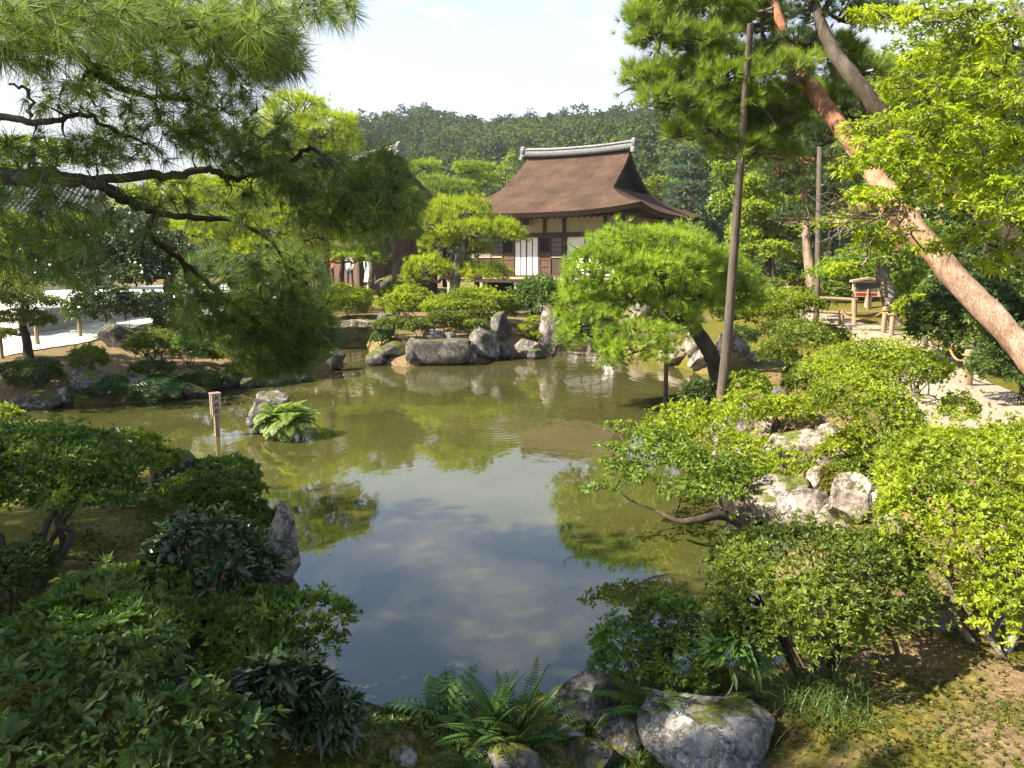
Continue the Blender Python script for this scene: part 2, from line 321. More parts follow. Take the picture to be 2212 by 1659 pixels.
def rosettes(mb, P, D, n, L, W, a0, a1, rng, tint, droop=0.0, jit=0.25, kind='kite'):
    """leaves (or needles) that radiate from every shoot tip P about its direction D"""
    N = len(P); D = nrm(D); T, B = frames(D)
    ph = rng.uniform(0, 2 * np.pi, (N, n)); an = rng.uniform(a0, a1, (N, n))
    d = np.cos(an)[..., None] * D[:, None] + np.sin(an)[..., None] * (np.cos(ph)[..., None] * T[:, None] + np.sin(ph)[..., None] * B[:, None])
    le = np.broadcast_to(np.asarray(L, float).reshape(-1, 1), (N, 1)) * rng.uniform(1 - jit, 1 + jit, (N, n))
    tw = np.broadcast_to(np.asarray(W, float).reshape(-1, 1), (N, 1)) * rng.uniform(0.8, 1.2, (N, n))
    sd = np.cross(d, D[:, None] + 0.35 * rng.normal(size=(N, n, 3))); sd = nrm(sd)
    b = P[:, None] + d * (0.06 * le)[..., None]
    tip = P[:, None] + d * le[..., None]; tip[..., 2] -= droop * le
    tv = np.broadcast_to(np.asarray(tint, float).reshape(-1, 1), (N, n)) + rng.normal(0, 0.13 if kind == 'needle' else 0.09, (N, n))
    tv = np.clip(tv, 0, 0.94) ** 1.0
    if kind == 'needle':
        h = (0.5 * tw)[..., None]
        v = np.stack([b - sd * h, b + sd * h, tip], 2).reshape(-1, 3)
        k = np.arange(N * n) * 3
        mb.add(v, np.stack([k, k + 1, k + 2], 1), np.repeat(tv.ravel(), 3))
    elif kind == 'kite':
        mid = P[:, None] + d * (0.52 * le)[..., None]
        nr = np.cross(sd, d); mid = mid + nr * (0.12 * tw)[..., None]; mid[..., 2] -= 0.25 * droop * le
        h = (0.5 * tw)[..., None]
        v = np.stack([b, mid + sd * h, tip, mid - sd * h], 2).reshape(-1, 3)
        k = np.arange(N * n) * 4
        mb.add(v, np.stack([k, k + 1, k + 2, k + 3], 1), np.repeat(tv.ravel(), 4))
    else:                                     # 'leaf': a folded leaf with a midrib
        nr = np.cross(sd, d)
        def q(t, s, lift):
            p = P[:, None] + d * (t * le)[..., None] + sd * (s * tw)[..., None] + nr * (lift * tw)[..., None]
            p[..., 2] -= droop * le * t * t; return p
        tip[..., 2] -= 0
        v = np.stack([q(0.08, 0, 0), q(0.5, 0, -0.10), q(1.0, 0, 0), q(0.33, 0.42, 0.08), q(0.66, 0.44, 0.08), q(0.33, -0.42, 0.08), q(0.66, -0.44, 0.08)], 2).reshape(-1, 3)
        k = np.arange(N * n) * 7
        fs = [(0, 3, 1), (3, 4, 1), (4, 2, 1), (0, 1, 5), (5, 1, 6), (6, 1, 2)]
        mb.add(v, np.concatenate([np.stack([k + a, k + b2, k + c], 1) for a, b2, c in fs]), np.repeat(tv.ravel(), 7))

def shell(blobs, N, rng, low=-0.25, inner=0.28, lump=0.10, keep=0.80, gap_off=0.0):
    """points on the lumpy skin of a union of ellipsoids [(centre, radii), ...] with outward normals and an index"""
    c = np.array([b[0] for b in blobs], float); r = np.array([b[1] for b in blobs], float)
    ar = (r[:, 0] * r[:, 1] + r[:, 0] * r[:, 2] + r[:, 1] * r[:, 2]); ar = ar / ar.sum()
    k = rng.choice(len(blobs), int(N * 2.1) + 8, p=ar)
    d = nrm(rng.normal(size=(len(k), 3))); m = d[:, 2] > low - 0.25 * rng.random(len(k)); d, k = d[m], k[m]
    fr = 1 - inner * rng.random(len(k)) ** 1.6
    ph = c[k].sum(1)
    lu = 1 + lump * (np.sin(d[:, 0] * 5 + ph) * np.sin(d[:, 1] * 5.5 + ph * 1.7) + np.sin(d[:, 2] * 6 + ph * 0.6) * 0.7)
    p = c[k] + r[k] * d * (fr * lu)[:, None]
    ok = np.ones(len(p), bool)
    for j in range(len(blobs)):
        q = ((p - c[j]) / r[j]); ok &= ~(((q * q).sum(1) < keep * keep) & (k != j))
    sc = 2.2 / np.median(r[:, 0]); g = np.sin(p[:, 0] * sc * 2.1 + 1.7) * np.sin(p[:, 1] * sc * 1.9 + .3) + np.sin(p[:, 2] * sc * 2.6 + p[:, 0] * sc) * .8
    ok &= g + rng.normal(0, .35, len(p)) > -1.0 - gap_off
    p, d, k, fr = p[ok][:N], d[ok][:N], k[ok][:N], fr[ok][:N]
    return p, nrm(d / r[k]), k, fr

def clump_tint(p, rng, lo=0.15, hi=0.8, s=1.0):
    q = p / s
    f = np.sin(q[:, 0] * 3.1 + 1.3) * np.sin(q[:, 1] * 2.7 + 0.4) + np.sin(q[:, 2] * 4.3 + q[:, 0] * 1.9)
    return np.clip(lo + (hi - lo) * (0.5 + 0.22 * f + 0.20 * rng.normal(size=len(p))), 0.02, 0.9)

def accents(t, rng, share):
    if share: t = np.where(rng.random(len(t)) < share, 1.05, t)
    return t

def limb(mb, a, b, r0, r1, rng, sag=0.12, n=6, per=4, wob=0.10, kink=0.10):
    a, b = np.asarray(a, float), np.asarray(b, float); L = np.linalg.norm(b - a)
    pts = [a + (b - a) * t + rng.normal(0, kink * L * 0.5, 3) * (0 if t in (0, 1) else 1) - np.array([0, 0, sag * L * 4 * t * (1 - t)]) for t in (0, 0.3, 0.65, 1)]
    p = catmull(pts, per); mb.tube(p, np.linspace(r0, r1, len(p)), n, wob, True, rng); return p

def branching(mb, trunk, tr, ends, rng, r1=0.008, n=6, sag=0.08, kink=0.12, frac=0.5):
    """limbs from the trunk polyline to every end point"""
    trunk = np.asarray(trunk); nodes = trunk; rads = np.asarray(tr)
    order = np.argsort([np.min(np.linalg.norm(trunk - e, axis=1)) for e in ends])
    for i in order:
        e = np.asarray(ends[i]); w = np.linalg.norm(nodes - e, axis=1) + 0.6 * np.maximum(nodes[:, 2] - e[2], 0)
        j = int(np.argmin(w)); r0 = min(rads[j] * 0.75, max(r1 * 1.6, rads[j] * frac))
        p = limb(mb, nodes[j], e, r0, r1, rng, sag, n, 4, 0.1, kink)
        nodes = np.vstack([nodes, p[2:]]); rads = np.concatenate([rads, np.linspace(r0, r1, len(p))[2:]])
    return nodes, rads

# ------------------------------------------------------------------ plants
def dims(u0, u1, v0, v1, d, ry_f=0.85):
    """centre and radii of an ellipsoid that fills a pixel box at camera depth d"""
    s = d / FPX; um, vm = (u0 + u1) / 2, (v0 + v1) / 2
    c = PD(um, vm, d); rx = (u1 - u0) / 2 * s; hh = (v1 - v0) / 2 * s
    rr = nrm(ray(um, vm)); ph = math.asin(abs(rr[2]))
    ry = min(rx * ry_f, hh * 0.85 / max(math.sin(ph), 0.05), 2.6 * hh)
    rz = math.sqrt(max(hh ** 2 - (ry * math.sin(ph)) ** 2, (0.45 * hh) ** 2)) / math.cos(ph)
    return c, np.array([rx, ry, rz])

def shrub(name, label, box, base, mat, rng_seed, L=0.05, W=0.017, n=6, cover=1.5, lumps=16, lump_r=0.36, a0=0.5, a1=1.35,
          cat='shrub', group=None, kind='kite', droop=0.05, stems=5, bark='twig', stem_r=0.016, tl=(0.15, 0.85), dd=0.0, acc=0.0,
          low=-0.2, flat=1.0, tiers=None, inner=0.3, d=None, loose=0.32):
    rng = np.random.default_rng(rng_seed)
    b = G(*base) if d is None else PD(base[0], base[1], d)
    dp = depth(b) + dd
    c, r = dims(*box, dp); r[2] *= flat
    L = max(L, 4.2 * dp / FPX); W = max(W, 1.7 * dp / FPX)
    if tiers:
        blobs = []
        for (u0, u1, v0, v1, dq) in tiers:
            cc, r2 = dims(u0, u1, v0, v1, dp + dq); blobs.append((cc, r2))
            for q in range(max(3, lumps // len(tiers))):
                dv = nrm(rng.normal(size=3)); dv[2] = abs(dv[2]) * 0.7
                blobs.append((cc + r2 * dv * 0.68, r2 * rng.uniform(0.25, 0.45)))
    else:
        blobs = [(c, r * 0.86)]
        for q in range(lumps):
            dv = nrm(rng.normal(size=3)); dv[2] = dv[2] * 0.75 + 0.25
            rr = r * lump_r * rng.uniform(0.7, 1.25); rr[2] = max(rr[2], 0.5 * rr[0]) if r[2] > 0.4 * r[0] else rr[2]
            blobs.append((c + r * nrm(dv) * (1 - lump_r * 0.85), rr))
    area = sum(2.6 * (q[1][0] * q[1][1] + q[1][0] * q[1][2] + q[1][1] * q[1][2]) * (0.45 if i else 1) for i, q in enumerate(blobs))
    N = int(np.clip(cover * area / (0.42 * L * L), 200, 36000))
    p, nn, k, fr = shell(blobs, N, rng, low=low, inner=inner)
    q = rng.random(len(p)) < 0.16; p = p + nn * (q * rng.random(len(p)) ** 1.5 * loose * min(r[0], r[2]))[:, None]
    t = thing(name, label, cat, b, group)
    mb = MB()
    tint = clump_tint(p, rng, *tl, s=max(r[0] * 0.6, 0.25))
    dirs = nrm(nn * 0.8 + np.array([0, 0, 0.65]) + 0.35 * rng.normal(size=p.shape))
    sz = rng.uniform(0.62, 1.38, len(p)); rosettes(mb, p, dirs, n, L * sz, W * sz, a0, a1, rng, accents(tint, rng, max(acc, .004)), droop, kind=kind)
    mb.build('foliage', mat, t)
    if stems:
        sb = MB(); root = b - np.array([0, 0, 0.08])
        big = p[rng.choice(len(p), min(stems * 5, len(p)), replace=False)]
        top = c + np.array([0, 0, -0.1 * r[2]])
        heads = []
        for q in range(stems):
            e = c + r * np.array([rng.uniform(-0.6, 0.6), rng.uniform(-0.5, 0.5), rng.uniform(-0.45, 0.1)])
            o = root + np.array([rng.uniform(-1, 1), rng.uniform(-1, 1), 0]) * stem_r * 1.6
            pp = limb(sb, o, e, stem_r * rng.uniform(0.55, 0.8), stem_r * 0.35, rng, -0.05, 7, 5, 0.12, 0.2); heads.append(pp[-1]); heads.append(pp[len(pp) * 2 // 3])
        heads = np.array(heads)
        for e in big:
            j = int(np.argmin(np.linalg.norm(heads - e, axis=1))); limb(sb, heads[j], e - (e - c) * 0.06, stem_r * 0.3, stem_r * 0.1, rng, 0.0, 4, 2, 0.0, 0.18)
        sb.build('trunk', M[bark] if isinstance(bark, str) else bark, t, smooth=True)
    return t

def pads_from(lst):
    out = []
    for (u, v, ru, rv, d) in lst:
        c, r = dims(u - ru, u + ru, v - rv, v + rv, d); out.append((c, r))
    return out

def pine(name, label, trunk, radii, pads, mat, seed, L=0.10, nn_=22, cover=1.0, bark='bark_dark', w=None, cat='pine tree', group=None,
         tl=(0.15, 0.85), low=-0.35, flatten=1.0, sub=5, limb_r=0.02, a1=1.15, acc=0.0, split=True, up=0.75, inner=0.4, maxn=9000, tn=9, lump=0.22, limb_bark=None, gap=0.0):
    rng = np.random.default_rng(seed)
    tp = catmull(trunk, 6); tr = np.interp(np.linspace(0, 1, len(tp)), np.linspace(0, 1, len(radii)), radii)
    t = thing(name, label, cat, tp[0], group)
    blobs = []
    for c, r in pads:
        r = r * np.array([1, 1, flatten]); blobs.append((c, r * 0.88))
        for q in range(sub):
            dv = nrm(rng.normal(size=3)); dv[2] *= 0.8
            blobs.append((c + r * dv * 0.62, r * rng.uniform(0.30, 0.48)))
    dm = depth(np.mean([b[0] for b in blobs], axis=0)); w = w or max(0.0028, 0.55 * dm / FPX); L = max(L, 5.5 * dm / FPX)
    area = sum(2.6 * (q[1][0] * q[1][1] + q[1][0] * q[1][2] + q[1][1] * q[1][2]) for q in blobs) * 0.55
    N = int(np.clip(cover * area / (0.20 * L * L), 80, maxn * 1.6))
    p, nn, k, fr = shell(blobs, N, rng, low=low, inner=inner, lump=lump, gap_off=gap)
    q = rng.random(len(p)) < 0.2; p = p + nn * (q * rng.random(len(p)) * 1.2 * L)[:, None]
    dirs = nrm(nn * 0.8 + np.array([0, 0, up]) + 0.35 * rng.normal(size=p.shape))
    mb = MB(); tint = clump_tint(p, rng, *tl, s=max(0.35, dm * 0.03))
    rosettes(mb, p, dirs, nn_, L, w, 0.15, a1, rng, accents(tint, rng, acc), 0.0, kind='needle')
    mb.build('needles', mat, t)
    sb = MB(); sb.tube(tp, tr, tn, 0.10, True, rng)
    sb.build('trunk', M[bark], t, smooth=True)
    lb = MB()
    ends = [c - np.array([0, 0, 0.25 * r[2]]) for c, r in pads]
    nodes, rads = branching(lb, tp, tr, ends, rng, limb_r * 0.5, 6, 0.05, 0.14)
    pick = p[rng.choice(len(p), min(len(p), 26 * len(pads)), replace=False)]
    for e in pick:
        j = int(np.argmin(np.linalg.norm(nodes - e, axis=1))); limb(lb, nodes[j], e, limb_r * 0.4, limb_r * 0.14, rng, 0.02, 4, 2, 0, 0.16)
    lb.build('branch', M[limb_bark or bark], t, smooth=True)
    return t

def tree(name, label, trunk, radii, blobs_px, mat, seed, L=0.11, W=0.05, n=5, cover=1.1, bark='bark_dark', cat='tree', group=None,
         tl=(0.1, 0.9), sub=9, acc=0.0, low=-0.6, droop=0.1, a0=0.9, a1=1.6, limb_r=0.03, maxn=12000, kind='kite', inner=0.45, keep=0.7, twigs=30, updir=0.5, srange=(0.28, 0.5)):
    rng = np.random.default_rng(seed)
    tp = catmull(trunk, 6); tr = np.interp(np.linspace(0, 1, len(tp)), np.linspace(0, 1, len(radii)), radii)
    t = thing(name, label, cat, tp[0], group)
    pads = pads_from(blobs_px); blobs = []
    for c, r in pads:
        blobs.append((c, r * 0.72))
        for q in range(sub):
            dv = nrm(rng.normal(size=3)); blobs.append((c + r * dv * rng.uniform(0.55, 0.8), r * rng.uniform(*srange)))
    dm = depth(np.mean([b[0] for b in blobs], axis=0)); L = max(L, 5.0 * dm / FPX); W = max(W, 2.2 * dm / FPX)
    area = sum(2.6 * (q[1][0] * q[1][1] + q[1][0] * q[1][2] + q[1][1] * q[1][2]) for q in blobs) * 0.5
    N = int(np.clip(cover * area / (0.62 * L * L), 80, maxn * 1.8))
    p, nn, k, fr = shell(blobs, N, rng, low=low, inner=inner, keep=keep, lump=0.16)
    dirs = nrm(nn * 0.7 + np.array([0, 0, updir]) + 0.45 * rng.normal(size=p.shape))
    mb = MB(); tint = clump_tint(p, rng, *tl, s=max(0.4, dm * 0.035))
    rosettes(mb, p, dirs, n, L, W, a0, a1, rng, accents(tint, rng, acc), droop, kind=kind)
    mb.build('crown', mat, t)
    sb = MB(); sb.tube(tp, tr, 9, 0.10, True, rng)
    nodes, rads = branching(sb, tp, tr, [c for c, r in pads] + [b[0] for b in blobs[1::3]], rng, limb_r * 0.4, 6, 0.02, 0.10)
    for e in p[rng.choice(len(p), min(twigs * len(pads), len(p)), replace=False)]:
        j = int(np.argmin(np.linalg.norm(nodes - e, axis=1))); limb(sb, nodes[j], e, limb_r * 0.35, limb_r * 0.1, rng, 0.02, 4, 2, 0, 0.1)
    sb.build('trunk', M[bark], t, smooth=True)
    return t

# ------------------------------------------------------------------ rocks and ferns
def ico(n):
    import bmesh
    bm = bmesh.new(); bmesh.ops.create_icosphere(bm, subdivisions=n, radius=1.0)
    v = np.array([q.co[:] for q in bm.verts]); f = np.array([[w.index for w in q.verts] for q in bm.faces]); bm.free(); return v, f
ICO = {k: ico(k) for k in (4, 5)}
def rock(label, u, vt, vb, w, mat, seed, base=None, dd=0.0, thick=0.8, cuts=11, rough=0.075, tilt=0.0, sub=None, group=None, point=0.0,
         name='rock', cat='rock', block=False, sink=0.12, d=None, top_flat=False):
    rng = np.random.default_rng(seed)
    b = G(u if base is None else base[0], vb if base is None else base[1]) if d is None else PD(u, vb, d)
    dp = depth(b) + dd; s = dp / FPX
    hw = w * 0.56 * s; rr = nrm(ray(u, (vt + vb) / 2)); ph = math.asin(abs(rr[2]))
    hh = max((vb - vt) * s, 0.03); ty = hw * thick
    hz = max((hh - ty * math.sin(ph) * 0.9) / math.cos(ph), hh * 0.45)
    bot = b.copy()
    mid = bot + np.array([0, ty * 0.55, 0])
    v, f = ICO[sub or (5 if w > 90 else 4)]; v = v.copy()
    if block: v = np.sign(v) * np.abs(v) ** 0.2; v /= np.abs(v).max(0)
    for q in range(cuts):
        nv = nrm(rng.normal(size=3)); dist = rng.uniform(0.55, 0.86)
        if block: dist = rng.uniform(1.0, 1.35)
        e = v @ nv - dist; v = v - np.maximum(e, 0)[:, None] * nv
    if top_flat: v[:, 2] = np.minimum(v[:, 2], 0.55 + 0.05 * v[:, 0])
    v = v / np.abs(v).max(0)
    if point: v[:, :2] *= (1 - point * np.clip((v[:, 2:3] + 1) / 2, 0, 1) ** 1.2)
    off = rng.uniform(-50, 50, 3)
    for i in range(len(v)):
        q = Vector(v[i] * 1.5 + off)
        v[i] *= 1 + rough * (mnoise.noise(q) * 1.1 + 0.7 * abs(mnoise.noise(q * 2.3)) + 0.45 * mnoise.noise(q * 4.9) + 0.25 * mnoise.noise(q * 10.0)) - rough * 0.3
    v = v * np.array([hw, ty, (hz + sink) / 2])
    if tilt: 
        ct, st = math.cos(tilt), math.sin(tilt); v = np.stack([v[:, 0] * ct + v[:, 2] * st, v[:, 1], -v[:, 0] * st + v[:, 2] * ct], 1)
    ctr = mid + np.array([0, 0, (hz - sink) / 2])
    mb = MB().add(v + ctr, f); o = mb.build(name, mat, None, smooth=True, loc=ctr)
    return tag(o, label, cat, group)

def fronds(mb, base, n, size, rng, mat_t=(0.2, 0.85), el=(0.5, 1.2), pairs=18, wid=0.2, arch=0.9, az=None, leafw=0.16):
    for i in range(n):
        a = rng.uniform(0, 2 * np.pi) if az is None else rng.uniform(*az)
        e = rng.uniform(*el); Ln = size * rng.uniform(0.65, 1.1)
        t = np.linspace(0, 1, pairs + 2); hor = np.array([math.cos(a), math.sin(a), 0])
        ang = e - arch * t * rng.uniform(0.7, 1.3)
        st = Ln / (pairs + 1)
        dv = np.cos(ang)[:, None] * hor + np.sin(ang)[:, None] * np.array([0, 0, 1.0])
        p = base + rng.normal(0, 0.012, 3) * np.array([1, 1, 0]) + np.cumsum(dv * st, axis=0)
        sd = np.cross(hor, [0, 0, 1.0]); tn = rng.uniform(*mat_t)
        mb.tube(p, np.linspace(0.006, 0.002, len(p)) * max(1.0, size / 0.5), 3, 0, False, tint=tn * 0.6)
        prof = np.sin(np.clip(t[2:] ** 0.75, 0, 1) * np.pi) ** 0.8 * (1 - 0.35 * t[2:]) + 0.04
        for s_ in (-1, 1):
            q = p[2:]; ln = (prof * wid * size)[:, None]
            dirl = nrm(s_ * sd * 1.0 + dv[2:] * 0.45 + rng.normal(0, 0.06, (len(q), 3)))
            tip = q + dirl * ln - np.array([0, 0, 0.18]) * ln
            wd = nrm(np.cross(dirl, np.cross(dirl, dv[2:]))) * (leafw * wid * size + 0.12 * st)
            mid = q + dirl * ln * 0.4
            v = np.stack([q, mid + wd * 0.5, tip, mid - wd * 0.5], 1).reshape(-1, 3); k = np.arange(len(q)) * 4
            mb.add(v, np.stack([k, k + 1, k + 2, k + 3], 1), np.clip(tn + rng.normal(0, 0.08, len(v)), 0, 0.93))
def fern(label, u, v, n, size, mat, seed, d=None, spread=None, **kw):
    rng = np.random.default_rng(seed); b = G(u, v) if d is None else PD(u, v, d)
    t = thing('fern', label, 'fern', b); mb = MB()
    for k in range(1 if spread is None else 6):
        fronds(mb, b + (0 if spread is None else np.array(spread) * rng.uniform(-1, 1, 3)), n if spread is None else max(1, n // 6), size, rng, **kw)
    mb.build('fronds', M[mat], t); return t
# ------------------------------------------------------------------ the lie of the land
POND_PX = [(760, 1568), (650, 1505), (575, 1400), (600, 1312), (640, 1288), (585, 1200), (545, 1112), (425, 1052), (335, 992), (180, 970), (0, 968), (-400, 975),
           (-400, 884), (0, 882), (150, 877), (300, 869), (400, 857), (480, 839), (600, 828), (700, 808), (738, 796), (722, 768), (745, 732), (790, 728), (800, 760),
           (800, 784), (880, 792), (1000, 786), (1100, 774), (1195, 771), (1208, 738), (1236, 714), (1300, 718), (1330, 748), (1400, 776), (1480, 797), (1542, 814),
           (1520, 852), (1500, 892), (1470, 922), (1530, 966), (1600, 1042), (1660, 1112), (1682, 1192), (1655, 1262), (1645, 1335), (1732, 1425), (1650, 1492),
           (1500, 1502), (1310, 1487), (1190, 1512), (1100, 1547), (900, 1568)]
POND = np.array([PZ(u, v, 0)[:2] for u, v in POND_PX])
CTRL = [PZ(*q) for q in [(100, 700, .7), (100, 760, .52), (300, 745, .52), (420, 800, .36), (600, 765, .45), (900, 690, .75), (1050, 690, .8), (1150, 722, .55),
        (950, 722, .55), (700, 700, .6), (740, 645, .9), (1700, 700, .95), (1640, 760, .6), (1580, 740, .4), (1900, 720, .9), (2100, 845, .82), (1980, 790, .85),
        (1800, 900, .75), (1730, 965, .45), (1640, 900, .3), (2050, 1000, .85), (2200, 950, .95), (2000, 1250, .6), (1850, 1120, .5), (2100, 1400, .62), (1900, 1550, .5),
        (2200, 1600, .65), (1760, 1160, .3), (1600, 1600, .32), (1250, 1640, .2), (1000, 1640, .25), (700, 1640, .38), (250, 1150, .5), (60, 1250, .62),
        (200, 1350, .62), (100, 1500, .7), (400, 1200, .4), (430, 1420, .42), (560, 1500, .4), (270, 1030, .36), (100, 1050, .4), (1500, 690, .7), (1350, 690, .55)]]
CTRL += [np.array(q, float) for q in [(0, 0, .85), (-3, 1, .9), (3, 0, .85), (-8, 6, .85), (8, 5, 1.0), (12, 15, 1.3), (-13, 17, .6), (-20, 26, .7), (3, 38, .85), (-5, 34, .85),
         (9, 33, 1.0), (14.5, 41, 1.5), (14, 30, 1.35), (20, 22, 2.2), (0, 70, 1.0), (-40, 60, .9), (40, 60, 3.0), (0, 150, 1), (-150, 150, 1), (150, 150, 4), (0, -30, 1), (8, 22, .95), (6, 26, .8)]]
CTRL = np.array(CTRL)
def pond_sd(x, y):
    p = np.stack([x, y], -1); a = POND; b = np.roll(POND, -1, 0)
    best = np.full(x.shape, 1e9); ins = np.zeros(x.shape, bool)
    for (ax, ay), (bx, by) in zip(a, b):
        ex, ey = bx - ax, by - ay
        t = np.clip(((x - ax) * ex + (y - ay) * ey) / (ex * ex + ey * ey + 1e-12), 0, 1)
        best = np.minimum(best, (x - ax - t * ex) ** 2 + (y - ay - t * ey) ** 2)
        cnd = ((ay > y) != (by > y)) & (x < (bx - ax) * (y - ay) / (by - ay + 1e-12) + ax); ins ^= cnd
    d = np.sqrt(best); return np.where(ins, -d, d)
def hgt(x, y):
    x = np.asarray(x, float); y = np.asarray(y, float)
    num = np.zeros(x.shape); den = np.zeros(x.shape)
    for cx_, cy_, cz_ in CTRL:
        w = 1 / (((x - cx_) ** 2 + (y - cy_) ** 2) + 0.06) ** 1.5
        num += w * cz_; den += w
    base = num / den
    sd = pond_sd(x, y) + 0.05 * np.sin(x * 7 + y * 3) * np.sin(y * 6 - x * 2)
    near = np.exp(-(x * x + (y - 8) ** 2) / 500)
    base = base + near * (0.035 * np.sin(x * 2.3 + 1) * np.sin(y * 2.0) + 0.015 * np.sin(x * 7.1 + y * 4) * np.sin(y * 6.3 - x) + 0.006 * np.sin(x * 19 + 2) * np.sin(y * 17 + x * 3))
    k = np.clip(sd / 0.55, 0, 1); k = k ** 0.6
    return np.where(sd > 0, 0.015 + base * k, -0.55 * np.clip(-sd / 0.6, 0, 1) ** 0.8)
TS = np.concatenate([np.linspace(1.2, 12, 900), np.linspace(12.02, 70, 1500)])
def G(u, v):
    """the point of ground or water seen at (u, v)"""
    r = ray(u, v); p = CAM + TS[:, None] * r
    z = np.maximum(hgt(p[:, 0], p[:, 1]), 0); k = np.argmax(p[:, 2] <= z)
    if p[k, 2] > z[k]: k = len(TS) - 1
    q = p[k].copy(); q[2] = z[k]; return q
def GX(x, y): return np.array([x, y, float(hgt(np.array([x]), np.array([y]))[0])])

def axis(lo, hi, fine, far, grow=1.22):
    a = list(np.arange(lo, hi, fine)); s = fine; q = a[-1]
    while q < far: s *= grow; q += s; a.append(q)
    return a
ax_ = axis(0, 9.5, 0.085, 330); XS = np.array([-q for q in ax_[:0:-1]] + ax_)
ay_ = axis(1.0, 21, 0.085, 380); ym = axis(0, 0.6, 0.2, 100); YS = np.array([1.0 - q for q in ym[:0:-1]] + ay_)
gx, gy = np.meshgrid(XS, YS); gz = hgt(gx, gy)
gv = np.stack([gx, gy, gz], -1).reshape(-1, 3); nx = len(XS)
ii = (np.arange(len(YS) - 1)[:, None] * nx + np.arange(nx - 1)[None]).ravel()
gm, N, L, out = mat_new('garden_ground')
tcn = N.new('ShaderNodeTexCoord')
def gn(sc, det=6, ro=0.6):
    n = N.new('ShaderNodeTexNoise'); n.inputs['Scale'].default_value = sc; n.inputs['Detail'].default_value = det; n.inputs['Roughness'].default_value = ro
    L.new(tcn.outputs['Object'], n.inputs['Vector']); return n
n_big, n_mid, n_fine = gn(0.55, 5), gn(2.6, 7, 0.65), gn(28, 6, 0.7)
soil = ramp(N, [(0.35, (0.095, 0.062, 0.033)), (0.55, (0.185, 0.125, 0.066)), (0.72, (0.31, 0.23, 0.135))]); L.new(n_fine.outputs['Fac'], soil.inputs['Fac'])
mossr = ramp(N, [(0.32, (0.030, 0.036, 0.006)), (0.5, (0.092, 0.084, 0.011)), (0.68, (0.185, 0.145, 0.021))]); L.new(n_fine.outputs['Fac'], mossr.inputs['Fac'])
msk = N.new('ShaderNodeMath'); msk.operation = 'MULTIPLY_ADD'; msk.inputs[1].default_value = 0.6; L.new(n_big.outputs['Fac'], msk.inputs[0])
h3 = N.new('ShaderNodeMath'); h3.operation = 'MULTIPLY'; h3.inputs[1].default_value = 0.4; L.new(n_mid.outputs['Fac'], h3.inputs[0]); L.new(h3.outputs[0], msk.inputs[2])
sx_ = N.new('ShaderNodeSeparateXYZ'); L.new(tcn.outputs['Object'], sx_.inputs[0])
wx_ = N.new('ShaderNodeMapRange'); wx_.inputs['From Min'].default_value = -4.0; wx_.inputs['From Max'].default_value = 2.5; wx_.inputs['To Min'].default_value = -0.10; wx_.inputs['To Max'].default_value = -0.025; L.new(sx_.outputs['X'], wx_.inputs['Value'])  # more moss towards low X; its dark colour also stands in for shade there
ma_ = N.new('ShaderNodeMath'); ma_.operation = 'ADD'; L.new(msk.outputs[0], ma_.inputs[0]); wy_ = N.new('ShaderNodeMapRange'); wy_.inputs['From Min'].default_value = 8; wy_.inputs['From Max'].default_value = 11; wy_.inputs['To Min'].default_value = 1; wy_.inputs['To Max'].default_value = -.1; L.new(sx_.outputs['Y'], wy_.inputs['Value'])
wm_ = N.new('ShaderNodeMath'); wm_.operation = 'MULTIPLY'; L.new(wx_.outputs[0], wm_.inputs[0]); L.new(wy_.outputs[0], wm_.inputs[1]); wf_ = N.new('ShaderNodeMapRange'); wf_.inputs['From Min'].default_value = 3.2; wf_.inputs['From Max'].default_value = 5.5; wf_.inputs['To Min'].default_value = 0; wf_.inputs['To Max'].default_value = -.10; L.new(sx_.outputs['X'], wf_.inputs['Value'])
wg_ = N.new('ShaderNodeMath'); wg_.operation = 'ADD'; L.new(wm_.outputs[0], wg_.inputs[0]); L.new(wf_.outputs[0], wg_.inputs[1]); L.new(wg_.outputs[0], ma_.inputs[1])
mkr = ramp(N, [(0.43, (1, 1, 1)), (0.53, (0, 0, 0))]); L.new(ma_.outputs[0], mkr.inputs['Fac'])
gmix = N.new('ShaderNodeMix'); gmix.data_type = 'RGBA'; L.new(mkr.outputs[0], gmix.inputs[0]); L.new(soil.outputs[0], gmix.inputs[6]); L.new(mossr.outputs[0], gmix.inputs[7])
gb = N.new('ShaderNodeBump'); gb.inputs['Strength'].default_value = 0.8; gb.inputs['Distance'].default_value = 0.03; L.new(n_fine.outputs['Fac'], gb.inputs['Height'])
gp = N.new('ShaderNodeBsdfPrincipled'); gp.inputs['Roughness'].default_value = 0.95; gp.inputs['Specular IOR Level'].default_value = 0.1
L.new(gmix.outputs[2], gp.inputs['Base Color']); L.new(gb.outputs[0], gp.inputs['Normal']); L.new(gp.outputs[0], out.inputs['Surface'])
struct(MB().add(gv, np.stack([ii, ii + 1, ii + 1 + nx, ii + nx], 1)).build('ground', gm, None, smooth=True))

